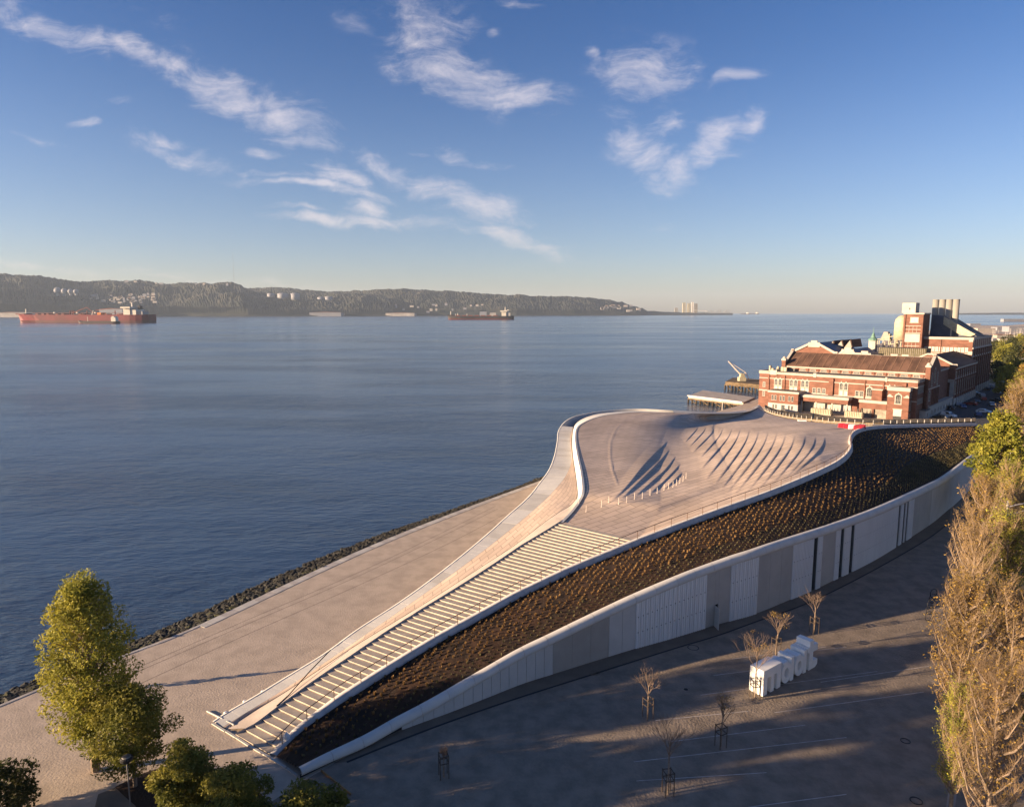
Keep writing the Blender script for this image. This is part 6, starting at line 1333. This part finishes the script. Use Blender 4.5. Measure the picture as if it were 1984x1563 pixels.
# quay path behind the museum (promenade up to the station)
# ---- cars
M['carw'] = mat('white_car_paint', (.62, .62, .62), .3, .03, spec=.6); M['cars'] = mat('silver_car_paint', (.30, .31, .33), .3, .05, metal=.4, spec=.6); M['carb'] = mat('black_car_paint', (.015, .015, .018), .25, .05, spec=.6); M['carr'] = mat('red_car_paint', (.22, .03, .025), .3, .05, spec=.6); M['carbl'] = mat('blue_car_paint', (.03, .06, .16), .3, .05, spec=.6); M['tyre'] = mat('tyre', (.015, .015, .015), .8, .1); M['lampc'] = mat('head_lamp', (.6, .6, .55), .2, .05, spec=.8)
def car(label, pos, rz, paint, van=False, group='cars parked beside the station', cat='car'):
    t = thing('parked_van' if van else 'parked_car', label, 'van' if van else cat, pos, rz, group); L, Wd = (4.4, 1.75) if not van else (4.5, 1.85)
    prof_ = [(-L/2, .35), (-L/2, .85), (-L/2+.1, .95), (-L*.22, 1.0), (L*.28, 1.0), (L/2-.15, .8), (L/2, .6), (L/2, .35)]; roof_ = [(-L*.42, .98), (-L*.34, 1.42), (L*.02, 1.45), (L*.24, .99)]
    if van: prof_ = [(-L/2, .35), (-L/2, 1.1), (L*.22, 1.1), (L/2-.2, .9), (L/2, .65), (L/2, .35)]; roof_ = [(-L/2+.02, 1.09), (-L/2+.12, 1.82), (L*.05, 1.85), (L*.26, 1.09)]
    mb = MB(); mb.prism(prof_, 'y', -Wd/2, Wd/2); mb.build('body', M[paint], t)
    mb = MB(); n = len(roof_); ins = Wd/2-.16; vs = [(x, -Wd/2+.04 if z < 1.2 else -ins, z) for x, z in roof_]+[(x, Wd/2-.04 if z < 1.2 else ins, z) for x, z in roof_]; mb.add(vs, [tuple(range(n)), tuple(range(2*n-1, n-1, -1))]+[(i, i+n, (i+1) % n+n, (i+1) % n) for i in range(n)]); mb.build('cabin', M[paint], t)
    mb = MB(); a, b, c, d = roof_; f_ = lambda p, q, s_: (p[0]+(q[0]-p[0])*s_, p[1]+(q[1]-p[1])*s_)
    for s_ in (-1, 1):
        yl, yh = s_*(Wd/2-.025), s_*(ins+.012); l0, l1, h1, h0 = f_(a, d, .08 if not van else .52), f_(a, d, .90), f_(b, c, .97), f_(b, c, .06 if not van else .55)
        mb.add([(l0[0], yl, l0[1]+.05), (l1[0], yl, l1[1]+.05), (h1[0], yh, h1[1]-.07), (h0[0], yh, h0[1]-.07)], [(0, 1, 2, 3)])
    mb.build('side_window', M['glass'], t); mb = MB(); mb.add([(d[0]+.015, -Wd/2+.12, d[1]+.04), (d[0]+.015, Wd/2-.12, d[1]+.04), (c[0]+.03, ins-.06, c[1]-.05), (c[0]+.03, -ins+.06, c[1]-.05)], [(0, 1, 2, 3)]); mb.build('windscreen', M['glass'], t)
    for x in (-L*.31, L*.31):
        for s_ in (-1, 1): mb = MB(); mb.prism([(x+.33*math.cos(k*math.pi/6), .33+.33*math.sin(k*math.pi/6)) for k in range(12)], 'y', s_*(Wd/2-.18), s_*(Wd/2+.02)); mb.build('wheel', M['tyre'], t, fix=True)
    for s_ in (-1, 1): mb = MB(); mb.box(L/2-.05, L/2+.01, s_*.6-.16, s_*.6+.16, .58, .72); mb.build('headlight', M['lampc'], t)
    return t
ba = math.atan2(PB[1], PB[0])
car('white van with dark side windows parked alone near the border hedge', P(1838, 808), ba-1.9, 'carw', True)
carsl = [(1822,812,'carb','black car beside the white van'),(1843,793,'carb','dark car by the corner of the second hall'),(1856,786,'cars','grey car by the corner of the second hall'),(1888,764,'cars','silver car next to the buttressed wall'),(1903,768,'cars','light car left of the silver one in the middle row'),(1866,790,'carbl','dark blue car in the middle of the car park'),(1880,785,'carr','dark red car in the middle of the car park'),(1893,780,'carb','black car in the middle row'),(1905,775,'carr','maroon car far in the middle row'),(1906,800,'carw','white car under the poplars'),(1895,806,'carbl','dark blue car behind the bright tree'),(1922,786,'cars','grey car right of the white one'),(1930,778,'carb','black car below the road trees'),(1934,762,'carw','white car at the far end of the car park'),(1926,752,'cars','silver car at the end of the buttressed wall'),(1945,800,'carw','white van-like car under the road trees'),(1912,756,'carb','black car furthest along the wall')]
for i, (x, y, c, lb) in enumerate(carsl): car(lb, P(x, y), ba+[0, math.pi][i % 2]+(.3 if i % 3 else 1.4), c)
t = thing('cream_booth', 'cream coloured booth lit by the sun beyond the car park', 'booth', P(1927, 742), PRZ); mb = MB(); mb.box(-3.5, 3.5, -1.5, 1.5, 0, 4.2); mb.build('wall', M['cream'], t); mb = MB(); mb.box(-3.7, 3.7, -1.7, 1.7, 4.2, 4.4); mb.build('roof', M['chim'], t); mb = MB(); mb.box(-.1, .1, -1.56, -1.5, 0, 4.2); mb.build('seam', M['steel'], t)
# ---- piers and the dockside crane
M['pierd'] = mat('pier_deck', (.40, .35, .30), .85, .15, .3); M['piles'] = mat('tarred_piles', (.05, .038, .028), .9, .4, .6); M['algae'] = mat('stained_beam', (.12, .085, .05), .9, .4, .6)
def pier_(name, label, corners, deckm, npile=14, th_=.7, z=0.0):
    q = [P(a, b) for a, b in corners]; c0 = q[0]; t = thing(name, label, 'pier', c0); mb = MB(); mb.hexa([p-c0+[0, 0, z-th_] for p in q], [p-c0+[0, 0, z+.3] for p in q]); mb.build('deck', M[deckm], t)
    for i in range(npile):
        f = i/(npile-1); p = q[0]+(q[1]-q[0])*f-c0; mb = MB(); mb.tube([(p[0], p[1], WZ-1), (p[0], p[1], z-th_)], .38, 6); mb.build('pile', M['piles'], t)
        p = q[3]+(q[2]-q[3])*f-c0; mb = MB(); mb.tube([(p[0], p[1], WZ-1), (p[0], p[1], z-th_)], .38, 6); mb.build('pile', M['piles'], t)
        if i % 3 == 0 and i < npile-1: a = q[0]+(q[1]-q[0])*f-c0; b = q[0]+(q[1]-q[0])*(i+2)/(npile-1)-c0; mb = MB(); mb.bar((a[0], a[1], z-th_), (b[0], b[1], WZ), .3); mb.build('brace', M['algae'], t)
    mb = MB(); a, b = q[0]-c0, q[1]-c0; mb.bar((a[0], a[1], z-th_-.2), (b[0], b[1], z-th_-.2), .8, .5); mb.build('fender_beam', M['algae'], t); return t, q
t, q = pier_('river_pier', 'low pier with pale flat deck left of the brick station', [(1334, 768), (1440, 781), (1462, 771), (1362, 757)], 'pierd')
cq = q; mb = MB(); c0 = q[0]; a, b = q[0]-c0, q[1]-c0; mb.bar(tuple(a+[0, 0, .45]), tuple(b+[0, 0, .45]), 1.8, .3); mb.build('pale_beam', M['white_conc'], t)
t, q = pier_('dock_pier', 'dark timber dock pier carrying the small white crane', [(1405, 745), (1478, 752), (1490, 742), (1420, 737)], 'algae', 12, .9, 1.2)
p = P(1437, 738, 1.6); t = thing('dock_crane', 'small white derrick crane with slanting jib on the dark dock pier', 'crane', p); kk_ = np.linalg.norm(p-np.array([0, 0, CAMH]))/FPX
mb = MB(); mb.box(-1.6, 1.6, -1.6, 1.6, 0, 1.8); mb.prism([(-1.2, 1.8), (1.4, 1.8), (.6, 3.8), (-.6, 3.8)], 'y', -1, 1); mb.build('cabin', M['cream'], t)
X_ = lambda px: (px-1440)*kk_; Z_ = lambda py: (738-py)*kk_
mb = MB(); mb.bar((X_(1442), -.6, 1.8), (X_(1414), -.1, Z_(702)), .35); mb.bar((X_(1442), .6, 1.8), (X_(1414), .1, Z_(702)), .35); mb.build('jib', M['post_w'], t)
mb = MB(); mb.bar((X_(1445), 0, 2), (X_(1446), 0, Z_(722)), .3); mb.bar((X_(1446), 0, Z_(722)), (X_(1414), 0, Z_(702)), .25); mb.bar((X_(1446), 0, Z_(722)), (X_(1453), 0, 1.2), .3); mb.bar((X_(1430), 0, Z_(714)), (X_(1427), 0, Z_(718.5)), .15); mb.build('stay', M['post_w'], t)
t = thing('quay_lamp', 'small white lamp post on the promenade end beside the museum roof', 'street lamp', P(1399, 795)); mb = MB(); mb.tube([(0, 0, 0), (0, 0, 3.2)], .1, 6); mb.build('pole', M['post_w'], t); mb = MB(); mb.box(-.7, .1, -.2, .2, 3.2, 3.5); mb.build('head', M['whitep'], t)
# ---- far right: low buildings, masts of the marina
rr = random.Random(9)
for i, (x, y, w_, h, m_, lb) in enumerate(((1877,640,24,8,'tankw','white block just behind the chimneys'),(1911,645,34,9,'ptwall','long pale block behind the boiler house'),(1905,657,26,5,'ptwall','low pale shed above the boiler house roof'),(1950,655,36,6,'chim','reddish shed among the masts'),(1972,643,34,10,'tankw','white building at the right edge near the water'),(1940,640,16,6,'tankw','small white block between the sheds'),(1968,665,30,8,'ptwall','pale house right of the park trees'),(1935,663,22,7,'tankw','white house above the park trees'),(1890,631,20,4,'tankw','low white building by the far water'),(1965,622,40,4,'tankw','far white building across the bay'))):
    dist = P(x, y)[1]; far_box('town_building', lb, 'building', x, y, w_, h, dist, m_, roof=i in (3, 6), depth=18)
for i in range(26):
    x, y = rr.uniform(1915, 1984), rr.uniform(648, 668); p = P(x, y); t = thing('boat_mast', 'thin pale mast in the marina right of the chimneys', 'mast', p, 0, 'masts in the marina'); h = rr.uniform(8, 14); mb = MB(); mb.tube([(0, 0, 0), (0, 0, h)], [.16, .08], 5); mb.build('pole', M['lampw'], t); mb = MB(); mb.bar((0, 0, h*.15), (0, 3, h*.15), .2); mb.build('boom', M['lampw'], t)
# ------------------------------------------------------------------ air
hm = bpy.data.materials.new('haze_air'); hm.use_nodes = True; ht = NT(hm.node_tree); hm.node_tree.nodes.clear()
pv = ht.n('ShaderNodeVolumePrincipled'); pv.inputs['Color'].default_value = (.66, .80, 1.0, 1); pv.inputs['Density'].default_value = 2.9e-5; pv.inputs['Anisotropy'].default_value = .1
ho = ht.n('ShaderNodeOutputMaterial'); ht.l(pv.outputs[0], ho.inputs['Volume'])
mb = MB(); mb.box(-17500, 17500, -17000, 17500, -7.2, 470); hz_o = mb.build('haze', hm); tag(hz_o, 'thin pale air haze over the river', kind='stuff')
